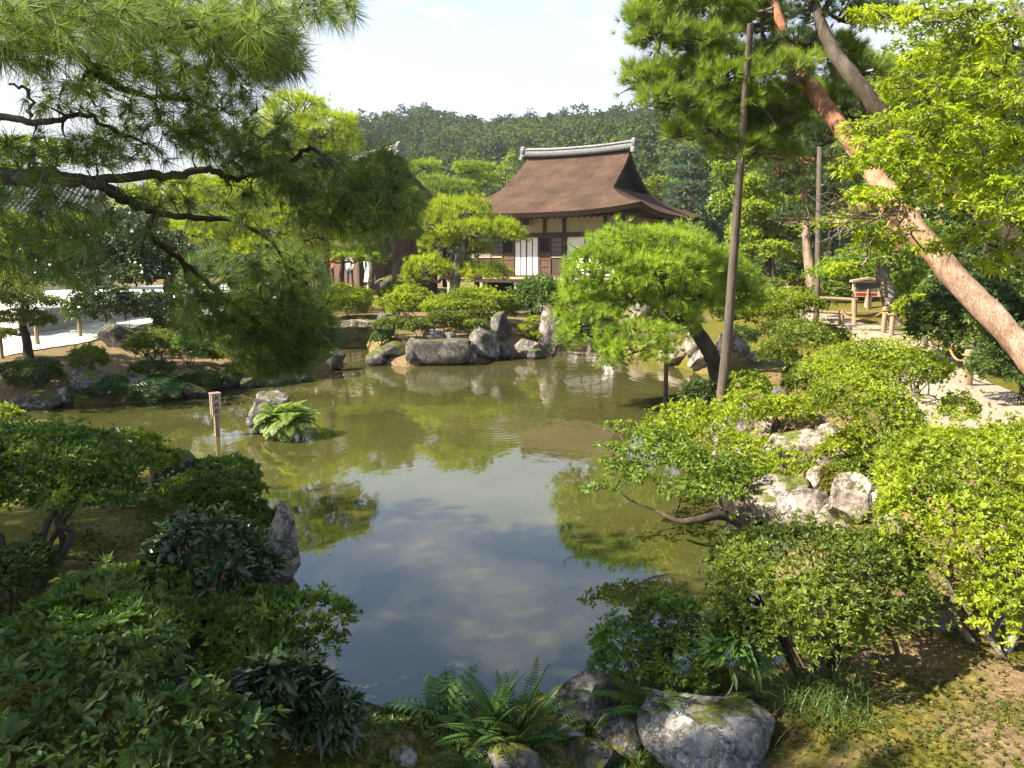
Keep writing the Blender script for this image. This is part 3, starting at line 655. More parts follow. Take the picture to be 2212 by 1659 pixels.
# ------------------------------------------------------------------ pond water: murky body under a clear reflecting skin
wm, N, L, out = mat_new('pond_water')
tcn = N.new('ShaderNodeTexCoord')
mpw = N.new('ShaderNodeMapping'); mpw.inputs['Scale'].default_value = (1.0, 0.55, 1.0); L.new(tcn.outputs['Object'], mpw.inputs['Vector'])
w1 = N.new('ShaderNodeTexNoise'); w1.inputs['Scale'].default_value = 3.2; w1.inputs['Detail'].default_value = 2.5
w2 = N.new('ShaderNodeTexNoise'); w2.inputs['Scale'].default_value = 0.6; w2.inputs['Detail'].default_value = 2
w3 = N.new('ShaderNodeTexNoise'); w3.inputs['Scale'].default_value = 26; w3.inputs['Detail'].default_value = 2
L.new(mpw.outputs[0], w1.inputs['Vector']); L.new(tcn.outputs['Object'], w2.inputs['Vector']); L.new(tcn.outputs['Object'], w3.inputs['Vector'])
pw = N.new('ShaderNodeBsdfPrincipled'); pw.inputs['Roughness'].default_value = 0.012; pw.inputs['IOR'].default_value = 1.75
wr = ramp(N, [(0.3, (0.038, 0.037, 0.010)), (0.7, (0.060, 0.056, 0.016))]); L.new(w2.outputs['Fac'], wr.inputs['Fac']); L.new(wr.outputs[0], pw.inputs['Base Color'])
# a ring of ripples where a fish has just turned, and calm water elsewhere
rip = PZ(1072, 930, 0)
vs = N.new('ShaderNodeVectorMath'); vs.operation = 'DISTANCE'; vs.inputs[1].default_value = (rip[0], rip[1], 0); L.new(tcn.outputs['Object'], vs.inputs[0])
def mth(op, a, b=None, clamp=False):
    n = N.new('ShaderNodeMath'); n.operation = op; n.use_clamp = clamp
    for k, q in enumerate((a, b)):
        if q is None: continue
        if isinstance(q, (int, float)): n.inputs[k].default_value = q
        else: L.new(q, n.inputs[k])
    return n.outputs[0]
ring = mth('MULTIPLY', mth('SINE', mth('MULTIPLY', vs.outputs['Value'], 42.0)), mth('POWER', 2.718, mth('MULTIPLY', mth('POWER', vs.outputs['Value'], 2.0), -2.6)))
sepw = N.new('ShaderNodeSeparateXYZ'); L.new(tcn.outputs['Object'], sepw.inputs[0])
br = mth('ADD', mth('MULTIPLY', mth('SUBTRACT', sepw.outputs['Y'], 7.0), 0.10, True), 0.22)        # the far water is a little more ruffled
hgtw = mth('ADD', mth('MULTIPLY', mth('ADD', w1.outputs['Fac'], mth('MULTIPLY', w3.outputs['Fac'], 0.05)), br), mth('MULTIPLY', ring, 0.16))
bw = N.new('ShaderNodeBump'); bw.inputs['Strength'].default_value = 0.35; bw.inputs['Distance'].default_value = 0.02
L.new(hgtw, bw.inputs['Height']); L.new(bw.outputs[0], pw.inputs['Normal']); L.new(pw.outputs[0], out.inputs['Surface'])
struct(MB().add([[-24, 1.5, 0], [16, 1.5, 0], [16, 27, 0], [-24, 27, 0]], [[0, 1, 2, 3]]).build('pond_water', wm))

# ------------------------------------------------------------------ paths and white sand, laid as sheets on the ground
M['sand'] = plain_mat('white_sand', (0.62, 0.57, 0.48), (0.46, 0.42, 0.35), 60, 0.95, 0.3)
M['path'] = plain_mat('path_gravel', (0.32, 0.26, 0.185), (0.19, 0.15, 0.105), 35, 0.95, 0.4)
def sheet(name, left, right, mat, nu=60, nv=10, lift=0.022):
    a, b = catmull(left, nu // (len(left) - 1)), catmull(right, nu // (len(right) - 1)); m = min(len(a), len(b)); a, b = a[:m], b[:m]
    t = np.linspace(0, 1, nv)[None, :, None]; p = a[:, None] * (1 - t) + b[:, None] * t
    p[..., 2] = hgt(p[..., 0], p[..., 1]) + lift
    e = p.copy(); i = (np.arange(m - 1)[:, None] * nv + np.arange(nv - 1)[None]).ravel()
    o = MB().add(e.reshape(-1, 3), np.stack([i, i + 1, i + 1 + nv, i + nv], 1)).build(name, mat, None, smooth=True)
    return struct(o)
pc = [G(2290, 985), G(2110, 905), G(2010, 815), G(1950, 758), G(1880, 716), G(1780, 690), G(1716, 668), G(1664, 632), G(1700, 602)]
pc = [q for q in pc]
dirs = nrm(np.gradient(np.array(pc), axis=0)); nrmx = np.stack([dirs[:, 1], -dirs[:, 0], 0 * dirs[:, 0]], 1); nrmx = nrm(nrmx)
hw_ = np.array([.75, .75, .7, .7, .75, .7, .7, .75, .9])[:, None]
sheet('garden_path', list(np.array(pc) - nrmx * hw_), list(np.array(pc) + nrmx * hw_), M['path'], 96, 10, 0.03)
sheet('white_sand_court', [PZ(-260, 800, .6), PZ(60, 756, .6), PZ(215, 724, .65), PZ(370, 690, .7), PZ(620, 668, .7)], [PZ(-260, 640, .7), PZ(60, 630, .7), PZ(215, 625, .7), PZ(370, 620, .7), PZ(620, 612, .75)], M['sand'], 60, 24, 0.025)
# raised bed of raked sand
sm, N, L, out = mat_new('raked_sand')
tcn = N.new('ShaderNodeTexCoord'); wv = N.new('ShaderNodeTexWave'); wv.inputs['Scale'].default_value = 1.1; wv.inputs['Distortion'].default_value = 1.2; wv.bands_direction = 'Y'
L.new(tcn.outputs['Object'], wv.inputs['Vector']); rr_ = ramp(N, [(0.35, (0.36, 0.34, 0.30)), (0.6, (0.66, 0.62, 0.54))]); L.new(wv.outputs['Fac'], rr_.inputs['Fac'])
ps = N.new('ShaderNodeBsdfPrincipled'); ps.inputs['Roughness'].default_value = 0.95; L.new(rr_.outputs[0], ps.inputs['Base Color']); L.new(ps.outputs[0], out.inputs['Surface'])
f0, f1 = PZ(40, 722, .7), PZ(560, 652, .7); dv_ = nrm(f1 - f0); bk = np.array([-dv_[1], dv_[0], 0]) * 9
if bk[1] < 0: bk = -bk
lo_ = [f0, f1, f1 + bk, f0 + bk]; cen = np.mean(lo_, axis=0)
hi_ = [q * 0.97 + cen * 0.03 + np.array([0, 0, 0.55]) for q in lo_]; lo_ = [q - np.array([0, 0, .4]) for q in lo_]
M['sand_side'] = plain_mat('packed_sand', (0.40, 0.37, 0.33), (0.32, 0.30, 0.27), 20, 0.95, 0.3)
mbs = MB().add(np.array(lo_ + hi_), [[0, 1, 5, 4], [1, 2, 6, 5], [2, 3, 7, 6], [3, 0, 4, 7]], mi=1); mbs.add(np.array(hi_), [[0, 1, 2, 3]])
o = mbs.build('raked_sand_bed', [sm, M['sand_side']]); struct(o)

# ------------------------------------------------------------------ wooded hill
RIDGE = [(-200, 580), (200, 535), (430, 460), (560, 390), (730, 326), (800, 318), (850, 320), (920, 302), (1000, 316), (1060, 314), (1200, 300), (1290, 297), (1400, 297), (1500, 285), (1700, 250), (2000, 215), (2400, 200)]
SPUR = [(1080, 480), (1180, 430), (1290, 370), (1360, 340), (1450, 325), (1600, 290), (1900, 220), (2400, 180)]
def hill_h(x, y):
    q = np.maximum(y, 1) * 0.987
    u = CX + FPX * x / q
    def top(tab, Y):
        v = np.interp(u, [a for a, b in tab], [b for a, b in tab])
        return 2.5 + (566 - v) / 1600 * Y * 1.02
    def slope(Y0, Y1): 
        t = np.clip((y - Y0) / (Y1 - Y0), 0, 1); return t ** 0.9
    m = 1 + np.maximum(top(RIDGE, 215) - 1, 0) * slope(85, 215) * np.where(y > 215, np.clip(1 - (y - 215) / 160, 0, 1), 1)
    s = 1 + np.maximum(top(SPUR, 125) - 1, 0) * slope(62, 125) * np.where(y > 125, np.clip(1 - (y - 125) / 60, 0, 1), 1)
    s = np.where(u < 1080, 1, s)
    return np.maximum(m, s) + 1.6 * np.sin(x * 0.07 + 1) * np.sin(y * 0.055) * np.clip((y - 70) / 60, 0, 1)
hx, hy = np.meshgrid(np.linspace(-240, 300, 110), np.linspace(58, 380, 90)); hz_ = hill_h(hx, hy) - 0.6
hi = (np.arange(89)[:, None] * 110 + np.arange(109)[None]).ravel()
M['hill'] = plain_mat('hill_soil', (0.03, 0.04, 0.015), (0.015, 0.022, 0.008), 0.2, 0.95)
struct(MB().add(np.stack([hx, hy, hz_], -1).reshape(-1, 3), np.stack([hi, hi + 1, hi + 111, hi + 110], 1)).build('hill', M['hill'], None, smooth=True))
rngf = np.random.default_rng(77); fb = MB()
row = 0; y = 70.0; CROWNS = []
while y < 226:
    sp = 2.7 + 0.011 * y; x = -0.60 * y
    while x < 0.80 * y + 8:
        px, py = x + rngf.uniform(-1, 1) * sp * .45, y + rngf.uniform(-1, 1) * sp * .45
        h = float(hill_h(np.array([px]), np.array([py]))[0]); d_ = py
        vv = 566 - (h + 5 - 2.5) / d_ * 1600
        if h > 3.2 and vv < 500: CROWNS.append((px, py, h))
        x += sp
    y += sp * 0.85
for (px, py, h) in CROWNS:
    kind = rngf.random(); R = rngf.uniform(1.5, 3.3) * (0.8 + y * 0 + 0.0015 * py); con = kind < 0.025
    n_ = int(380 if py < 140 else 240)
    dv = nrm(rngf.normal(size=(n_ * 2, 3))); dv = dv[(dv[:, 2] > -0.35) & (dv[:, 1] < 0.45)][:n_]
    c = np.array([px, py, h + R * 0.9]); ph = rngf.uniform(0, 6, 3)
    lum = 1 + 0.20 * np.sin(dv[:, 0] * 5 + ph[0]) * np.sin(dv[:, 2] * 5 + ph[1]) + 0.12 * np.sin(dv[:, 1] * 7 + ph[2])
    rad = np.array([R, R, R * rngf.uniform(0.85, 1.25)])
    p = c + dv * rad * (lum * rngf.uniform(0.82, 1.0, len(dv)))[:, None]
    if con:
        t = rngf.random(len(dv)) ** 0.6; p = c + np.stack([dv[:, 0] * (1 - t) * R * .8, dv[:, 1] * (1 - t) * R * .8, t * R * 2.2 - R * .6], 1)
    bt = rngf.uniform(0.05, 0.50) + 0.16 * math.sin(px * 0.06 + 1) * math.sin(py * 0.05 + px * 0.02) + (0.22 if (px / py > 0.07 and py < 140) else 0)
    ls = 0.45 + 0.0018 * py
    rosettes(fb, p, nrm(dv / rad + np.array([0, 0, .12]) + 0.25 * rngf.normal(size=dv.shape)), 1, ls, ls * 0.8, 1.25, 1.6, rngf, np.clip(bt + rngf.normal(0, 0.10, len(dv)), 0, .9), 0.1)
fo = fb.build('hill_forest', M['forest']); struct(fo, 'stuff'); fo['label'] = 'dense evergreen and broadleaf wood covering the hill behind the halls'; fo['category'] = 'forest'

# summer haze: one closed volume round the garden and the hill
hzm = bpy.data.materials.new('haze'); hzm.use_nodes = True; hn = hzm.node_tree.nodes; hn.clear()
ho = hn.new('ShaderNodeOutputMaterial'); pv = hn.new('ShaderNodeVolumePrincipled'); pv.inputs['Density'].default_value = 0.00034; pv.inputs['Color'].default_value = (0.88, 0.93, 1.0, 1); pv.inputs['Anisotropy'].default_value = 0.3
hzm.node_tree.links.new(pv.outputs[0], ho.inputs['Volume'])
lim = np.array([[gv[:, 0].min() - 8, gv[:, 1].min() - 8, min(gv[:, 2].min(), hz_.min()) - 1.0], [gv[:, 0].max() + 8, gv[:, 1].max() + 8, 75.0]])
hb_ = MB().box(lim.mean(0), (lim[1] - lim[0]) / 2).build('haze', hzm); struct(hb_, 'stuff'); hb_['label'] = 'thin pale summer haze over the garden and hill'; hb_['category'] = 'haze'
# ------------------------------------------------------------------ halls
M['bark_roof'] = plain_mat('cypress_bark_thatch', (0.108, 0.068, 0.048), (0.040, 0.027, 0.021), 13, 0.95, 1.0, (1, 1.0, 4), 0.05, 10)
def courses(m, n_per_m=5.5):                   # laid courses of bark show as fine lines along the slope
    N, L = m.node_tree.nodes, m.node_tree.links; p = [q for q in N if q.type == 'BSDF_PRINCIPLED'][0]; src = p.inputs['Base Color'].links[0].from_socket
    tcx = N.new('ShaderNodeTexCoord'); wv = N.new('ShaderNodeTexWave'); wv.bands_direction = 'Z'; wv.inputs['Scale'].default_value = n_per_m; wv.inputs['Distortion'].default_value = 3.5; wv.inputs['Detail'].default_value = 4; wv.inputs['Detail Scale'].default_value = 2.5
    L.new(tcx.outputs['Object'], wv.inputs['Vector']); r = ramp(N, [(0.0, (0.72, 0.72, 0.72)), (0.5, (1.05, 1.03, 1.0))]); L.new(wv.outputs['Fac'], r.inputs['Fac'])
    bn = N.new('ShaderNodeTexNoise'); bn.inputs['Scale'].default_value = 0.9; bn.inputs['Detail'].default_value = 6; L.new(tcx.outputs['Object'], bn.inputs['Vector']); r2 = ramp(N, [(0.3, (0.60, 0.63, 0.62)), (0.7, (1.32, 1.25, 1.18))]); L.new(bn.outputs['Fac'], r2.inputs['Fac'])
    a = N.new('ShaderNodeMix'); a.data_type = 'RGBA'; a.blend_type = 'MULTIPLY'; a.inputs[0].default_value = 1; L.new(src, a.inputs[6]); L.new(r.outputs[0], a.inputs[7])
    b = N.new('ShaderNodeMix'); b.data_type = 'RGBA'; b.blend_type = 'MULTIPLY'; b.inputs[0].default_value = 1; L.new(a.outputs[2], b.inputs[6]); L.new(r2.outputs[0], b.inputs[7]); L.new(b.outputs[2], p.inputs['Base Color'])
courses(M['bark_roof'])
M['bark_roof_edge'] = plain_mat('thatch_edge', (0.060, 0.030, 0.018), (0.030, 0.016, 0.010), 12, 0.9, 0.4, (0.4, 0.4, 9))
M['tile'] = plain_mat('grey_clay_tile', (0.31, 0.30, 0.295), (0.11, 0.107, 0.105), 14, 0.5, 0.2)
M['tile_dark'] = plain_mat('dark_clay_tile', (0.15, 0.145, 0.14), (0.08, 0.08, 0.08), 18, 0.5, 0.2)
M['plaster'] = plain_mat('cream_plaster', (0.42, 0.36, 0.21), (0.37, 0.31, 0.18), 3, 0.9, 0.05)
M['paper'] = plain_mat('white_shoji_paper', (0.74, 0.70, 0.66), (0.68, 0.64, 0.61), 4, 0.9, 0.02)
M['timber'] = plain_mat('dark_timber', (0.062, 0.040, 0.026), (0.032, 0.021, 0.015), 12, 0.75, 0.3, (1, 1, 0.3))
M['timber_red'] = plain_mat('brown_timber', (0.115, 0.060, 0.034), (0.062, 0.034, 0.022), 10, 0.7, 0.3, (1, 1, 0.3))
M['timber_pale'] = plain_mat('weathered_timber', (0.42, 0.33, 0.23), (0.28, 0.21, 0.15), 10, 0.8, 0.3, (0.3, 2, 2))
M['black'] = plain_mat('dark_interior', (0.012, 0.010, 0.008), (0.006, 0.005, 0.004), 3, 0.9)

class Hall:
    def __init__(s, name, label, cxy, rz, ex, ey, rl, ze, zg, zr, lift=0.32, p=1.42, th=0.22, group=None):
        s.t = thing(name, label, 'temple hall', (cxy[0], cxy[1], 0), group, rz=rz)
        s.R = np.array([[math.cos(rz), -math.sin(rz)], [math.sin(rz), math.cos(rz)]]); s.c = np.array(cxy)
        H = zr - ze
        yz = lambda z: ey * (1 - np.clip((z - ze) / H, 0, 1)) ** p * 0.94 + ey * 0.06 * (1 - np.clip((z - ze) / H, 0, 1))
        xg = rl + 0.22
        xz = lambda z: xg + (ex - xg) * (1 - np.clip((z - ze) / (zg - ze), 0, 1)) ** 1.25
        nl, ns = 12, 24
        lv = np.concatenate([np.linspace(ze, zg, nl), np.linspace(zg, zr, nl)[1:]])
        tt = np.linspace(-1, 1, ns)
        def cl(x, y): return lift * (abs(x) / ex) ** 3 * (abs(y) / ey) ** 3 * 1.0
        roof = MB()
        for sy in (-1, 1):
            V = []
            for z in lv:
                # the gable verge flares outwards a little towards its foot
                hx_ = xz(z) if z <= zg else rl + 0.22 * ((zr - z) / (zr - zg)) ** 2
                V.append([[t * hx_, sy * yz(z), z + cl(t * hx_, yz(z))] for t in tt])
            V = np.array(V); m = len(lv); i = (np.arange(m - 1)[:, None] * ns + np.arange(ns - 1)[None]).ravel()
            f = np.stack([i, i + 1, i + 1 + ns, i + ns], 1)
            roof.add(V.reshape(-1, 3), f if sy < 0 else f[:, ::-1])
            # verge thickness
            for e, sx in ((0, -1), (ns - 1, 1)):
                up = V[nl - 1:, e]; dn = up - np.array([0, 0, 0.20]) - np.array([0, sy * 0.03, 0]); inn = dn - np.array([sx * 0.45, 0, 0])
                k = len(up); j = np.arange(k - 1)
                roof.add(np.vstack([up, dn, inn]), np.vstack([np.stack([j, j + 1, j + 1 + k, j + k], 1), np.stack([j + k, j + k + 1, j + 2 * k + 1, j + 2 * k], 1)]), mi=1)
        for sx in (-1, 1):
            V = []
            for z in lv[:nl]: V.append([[sx * xz(z), t * yz(z), z + cl(xz(z), t * yz(z))] for t in tt])
            V = np.array(V); i = (np.arange(nl - 1)[:, None] * ns + np.arange(ns - 1)[None]).ravel(); f = np.stack([i, i + 1, i + 1 + ns, i + ns], 1)
            roof.add(V.reshape(-1, 3), f if sx > 0 else f[:, ::-1])
        # thick eave edge and soffit
        per = [[t * ex, -ey] for t in tt] + [[ex, t * ey] for t in tt[1:]] + [[-t * ex, ey] for t in tt[1:]] + [[-ex, -t * ey] for t in tt[1:-1]]
        per = np.array(per); k = len(per); top = np.array([[x, y, ze + cl(x, y)] for x, y in per])
        mid = top + np.array([0, 0, -th]); mid[:, :2] *= 0.975; inn = mid.copy(); inn[:, :2] *= 0.66; inn[:, 2] = ze + 0.18
        j = np.arange(k); j2 = (j + 1) % k
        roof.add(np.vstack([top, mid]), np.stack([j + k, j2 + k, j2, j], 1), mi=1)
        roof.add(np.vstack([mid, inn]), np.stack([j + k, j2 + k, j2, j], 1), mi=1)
        s.roof = roof.build('roof', [M['bark_roof'], M['bark_roof_edge']], s.t)
        for sx in (-1, 1):
            gb = MB()
            zz = np.linspace(zg - 0.25, zr - 0.1, 8)
            pts = [[sx * (xg - 0.62), -yz(z) * 0.985, z] for z in zz] + [[sx * (xg - 0.62), yz(z) * 0.985, z] for z in zz[::-1]]
            q = np.array([[sx * (xg - 0.62), 0, zg]] + pts); n_ = len(pts); a = np.arange(n_)
            gb.add(q, np.stack([np.zeros(n_, int), 1 + a, 1 + (a + 1) % n_], 1))
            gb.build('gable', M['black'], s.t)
        # boxed ridge of tiles
        rb = MB()
        xx = np.linspace(-rl - 0.15, rl + 0.15, 15); bend = 0.10 * (np.abs(xx) / rl) ** 2.2
        for (hw, z0, z1, mi) in ((0.26, -0.18, 0.0, 1), (0.20, 0.0, 0.15, 0), (0.25, 0.15, 0.20, 0)):
            V = np.array([[[x, yy, zr + b + zz] for (yy, zz) in ((-hw, z0), (-hw, z1), (hw, z1), (hw, z0))] for x, b in zip(xx, bend)]).reshape(-1, 3)
            i = np.arange(14) * 4
            for q in range(4): rb.add(V, np.stack([i + q, i + q + 4, i + (q + 1) % 4 + 4, i + (q + 1) % 4], 1), mi=mi)
            for e in (0, 14): rb.add(V[e * 4:e * 4 + 4], [[0, 1, 2, 3]], mi=mi)
        for x, b in zip(np.linspace(-rl, rl, 46), np.interp(np.linspace(-rl, rl, 46), xx, bend)):
            for sy in (-1, 1): rb.tube([[x, sy * 0.22, zr + b - 0.10], [x, sy * 0.36, zr + b - 0.17]], 0.05, 6, mi=1)
        rb.tube([[x, 0, zr + b + 0.21] for x, b in zip(xx, bend)], 0.06, 8, mi=0)
        s.ridge = rb.build('ridge', [M['tile'], M['tile_dark']], s.t)
        for sx in (-1, 1):
            ob = MB(); x0 = sx * (rl + 0.2); zb = zr + 0.02
            ob.box((x0, 0, zb + 0.08), (0.09, 0.28, 0.26)); ob.box((x0, 0, zb + 0.37), (0.10, 0.19, 0.05)); ob.box((x0 + sx * 0.02, 0, zb - 0.18), (0.09, 0.40, 0.08))
            ring = [[x0 + sx * 0.10, 0.13 * math.cos(a), zb + 0.14 + 0.13 * math.sin(a)] for a in np.linspace(0, 2 * math.pi, 15)]
            ob.tube(ring, 0.028, 5, mi=1); ring = [[x0 + 0.02, -0.31, zb + 0.14], [x0 + 0.02, -0.335, zb + 0.14]]; ob.tube(ring, 0.09, 10, mi=1)
            ob.build('ridge_end_tile', [M['tile'], M['tile_dark']], s.t)
        s.ex, s.ey, s.ze = ex, ey, ze
    def rafters(s, wx, wy, zt, n):
        rb = MB()
        for x in np.linspace(-s.ex * 0.93, s.ex * 0.93, n):
            for sy in (-1, 1):
                a = np.array([x, sy * s.ey * 0.93, s.ze - 0.24]); b = np.array([x, sy * (wy - 0.02), zt + 0.10]); rb.tube([a, b], 0.05, 4)
        for y in np.linspace(-s.ey * 0.93, s.ey * 0.93, n):
            for sx in (-1, 1):
                a = np.array([sx * s.ex * 0.93, y, s.ze - 0.24]); b = np.array([sx * (wx - 0.02), y, zt + 0.10]); rb.tube([a, b], 0.05, 4)
        rb.build('rafters', M['timber'], s.t)
    def pix(s, u, v, yl):
        """local x, z of the point of the wall plane local y = yl seen at (u, v)"""
        r = ray(u, v); A = s.R.T @ r[:2]; B = s.R.T @ (CAM[:2] - s.c)
        t = (yl - B[1]) / A[1]; return B[0] + A[0] * t, CAM[2] + r[2] * t
    def panel(s, name, mat, x0, x1, z0, z1, y, th=0.04, parent=None):
        return MB().box(((x0 + x1) / 2, y, (z0 + z1) / 2), ((x1 - x0) / 2, th / 2, (z1 - z0) / 2)).build(name, mat, parent or s.t)

cy0 = 32.0; e_ = 5.3
cor = np.array([0.17 * cy0, cy0]); u1 = np.array([-.878, .479]); u2 = np.array([.479, .878])
cen_t = cor + e_ * u1 + e_ * u2; rz_t = math.atan2(-.479, .878)
T = Hall('temple_hall', 'cypress bark roofed hall with white sliding doors standing behind the pond', cen_t, rz_t, e_, e_, 2.85, 4.72, 5.95, 8.05)
W = 3.75; YF = -W; fz = 1.78
zk = T.pix(1220, 507, YF)[1]; ztop = 4.62
T.rafters(W, W, ztop, 34)
for nm, yy, xx in (('wall', -W, None), ('wall', W, None), ('wall', None, -W), ('wall', None, W)):
    mb = MB()
    if yy is not None: mb.box((0, yy * 0.995, (zk + ztop) / 2 + 0.1), (W - 0.06, 0.05, (ztop - zk) / 2 + 0.1)); 
    else: mb.box((xx * 0.995, 0, (zk + ztop) / 2 + 0.1), (0.05, W - 0.06, (ztop - zk) / 2 + 0.1)); mb.box((xx * 0.995, 0, (zk + fz) / 2), (0.05, W - 0.06, (zk - fz) / 2), mi=1)
    if yy == W: mb.box((0, yy * 0.995, (zk + fz) / 2), (W - 0.06, 0.05, (zk - fz) / 2), mi=1)
    mb.build('wall', [M['plaster'], M['timber']], T.t)
XP = [T.pix(u, 490, YF)[0] for u in (1178, 1220, 1309, 1346)]
for x in XP: MB().box((x, YF - 0.03, (zk + ztop) / 2 + 0.08), (0.075, 0.08, (ztop - zk) / 2 + 0.08)).build('post', M['timber'], T.t)
for x in (-W, XP[1], W): MB().box((x, YF - 0.01, (1.0 + zk) / 2), (0.10, 0.10, (zk - 1.0) / 2)).build('post', M['timber'], T.t)
for x in (-W, W): MB().box((x, -YF - 0.01, (1.0 + ztop) / 2), (0.10, 0.10, (ztop - 1.0) / 2)).build('post', M['timber'], T.t)
MB().box((0, YF - 0.05, zk), (W + 0.1, 0.09, 0.11)).build('lintel', M['timber'], T.t)
MB().box((0, YF - 0.05, ztop + 0.12), (W + 0.1, 0.09, 0.10)).build('lintel', M['timber'], T.t)
MB().box((0, YF - 0.05, fz + 0.05), (W + 0.1, 0.09, 0.05)).build('sill', M['timber_red'], T.t)
def xs(u): return T.pix(u, 550, YF)[0]
zd0, zd1 = fz + 0.10, zk - 0.11
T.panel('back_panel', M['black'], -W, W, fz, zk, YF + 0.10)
def lattice(u0, u1):
    x0, x1 = xs(u0), xs(u1); zb = T.pix(1200, 555, YF)[1]
    pn = T.panel('window', M['paper'], x0, x1, zb + 0.06, zd1, YF + 0.02)
    lb = MB()
    for x in np.linspace(x0, x1, 12): lb.box((x, YF - 0.03, (zb + zd1) / 2), (0.010, 0.012, (zd1 - zb) / 2))
    for z in np.linspace(zb, zd1, 5): lb.box(((x0 + x1) / 2, YF - 0.016, z), ((x1 - x0) / 2, 0.010, 0.014))
    lb.build('lattice', M['timber'], pn); MB().box(((x0 + x1) / 2, YF - 0.03, zb), ((x1 - x0) / 2, 0.03, 0.035)).build('sill', M['timber_pale'], pn)
    T.panel('wainscot', M['timber'], x0, x1, zd0, zb - 0.035, YF + 0.01)
def door(u0, u1):
    x0, x1 = xs(u0), xs(u1); zb = T.pix(1178, 547, YF)[1]
    dr = T.panel('door', M['black'], x0 + .04, x1 - .04, zb, zd1, YF + 0.0); fb_ = MB()
    fb_.box(((x0 + x1) / 2, YF, (zd0 + zb) / 2), ((x1 - x0) / 2 - .04, 0.02, (zb - zd0) / 2))
    for x in (x0 + .04, x1 - .04): fb_.box((x, YF - 0.03, (zd0 + zd1) / 2), (0.04, 0.03, (zd1 - zd0) / 2))
    for z in (zd0 + .05, zd0 + .42, zd0 + .75, zb, zb + 0.06 * 0 + (zd1 - zb) * 0.98): fb_.box(((x0 + x1) / 2, YF - 0.028, z), ((x1 - x0) / 2 - .08, 0.02, 0.035))
    fb_.build('door_frame', M['timber_red'], dr)
def shoji(u0, u1, n=2, split=True):
    us = np.linspace(u0, u1, n + 1)
    for k in range(n):
        x0, x1 = xs(us[k]), xs(us[k + 1])
        dr = T.panel('sliding_door', M['paper'], x0 + .03, x1 - .03, zd0, zd1, YF + 0.01 - 0.03 * (k % 2))
        fr = MB(); yy = YF - 0.02 - 0.03 * (k % 2)
        for x in ((x0 + 0.02, x1 - 0.02) + (((x0 + x1) / 2,) if split else ())): fr.box((x, yy, (zd0 + zd1) / 2), (0.018, 0.012, (zd1 - zd0) / 2))
        fr.build('door_frame', M['timber'], dr)
lattice(1063, 1085); door(1085, 1112); shoji(1112, 1164); door(1164, 1191); lattice(1192, 1217); shoji(1224, 1264, 1, False); shoji(1264, 1340, 2)
lattice(1020, 1061)
pz = T.pix(1130, 478, YF); x0, x1 = T.pix(1118, 478, YF)[0], T.pix(1150, 478, YF)[0]
pl = MB().box(((x0 + x1) / 2, YF - 0.16, 4.42), ((x1 - x0) / 2, 0.03, 0.20)).build('name_board', M['timber'], T.t)
fr = MB()
for z in (4.21, 4.63): fr.box(((x0 + x1) / 2, YF - 0.18, z), ((x1 - x0) / 2 + .04, 0.05, 0.03))
for x in (x0, x1): fr.box((x, YF - 0.18, 4.42), (0.03, 0.05, 0.18))
fr.build('board_frame', M['timber_pale'], pl)
# veranda
vb_ = MB(); VW = W + 1.15
for k, y in enumerate(np.linspace(-VW, -W - 0.12, 6)): vb_.box((0, y, fz - 0.04), (VW, 0.098, 0.035))
for k, x in enumerate(np.linspace(W + 0.12, VW, 6)): vb_.box((x, 0.35, fz - 0.045), (0.098, W + 0.35, 0.03))
vb_.build('veranda', M['timber_pale'], T.t)
MB().box((0, -VW + 0.1, fz - 0.16), (VW - 0.05, 0.06, 0.08)).build('veranda_beam', M['timber_pale'], T.t)
for x in np.linspace(-VW + 0.15, VW - 0.15, 6): MB().box((x, -VW + 0.12, 1.16), (0.07, 0.07, 0.56)).build('veranda_post', M['timber_pale'], T.t)
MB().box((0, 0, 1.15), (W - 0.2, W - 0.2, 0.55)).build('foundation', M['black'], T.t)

# second hall, half hidden by the pines
re_ = PD(862, 318, 37); rz2 = math.atan2(-.719, .695); r2 = np.array([-.695, .719])
c2 = re_[:2] + r2 * 5.0
H2 = Hall('main_hall', 'brown roofed hall with white ridge tiles half hidden behind the pines', c2, rz2, 5.5, 3.1, 5.0, 4.9, 6.6, float(re_[2]) - 0.2)
w2x, w2y = 4.7, 2.35
H2.rafters(w2x, w2y, 4.8, 30)
for a, b in (((0, -w2y), (w2x, .06)), ((0, w2y), (w2x, .06)), ((-w2x, 0), (.06, w2y)), ((w2x, 0), (.06, w2y))):
    mb = MB(); mb.box((a[0], a[1], 4.55), (b[0], b[1], 0.55)); mb.box((a[0], a[1], 2.45), (b[0] + .01, b[1] + .01, 1.55), mi=1); mb.build('wall', [M['plaster'], M['timber_red']], H2.t)
for y in np.linspace(-w2y, w2y, 4): MB().box((w2x + .03, y, 2.9), (0.09, 0.09, 2.1)).build('post', M['timber'], H2.t)
for x in np.linspace(-w2x, w2x * 0.7, 6): MB().box((x, -w2y - .03, 2.9), (0.09, 0.09, 2.1)).build('post', M['timber'], H2.t)

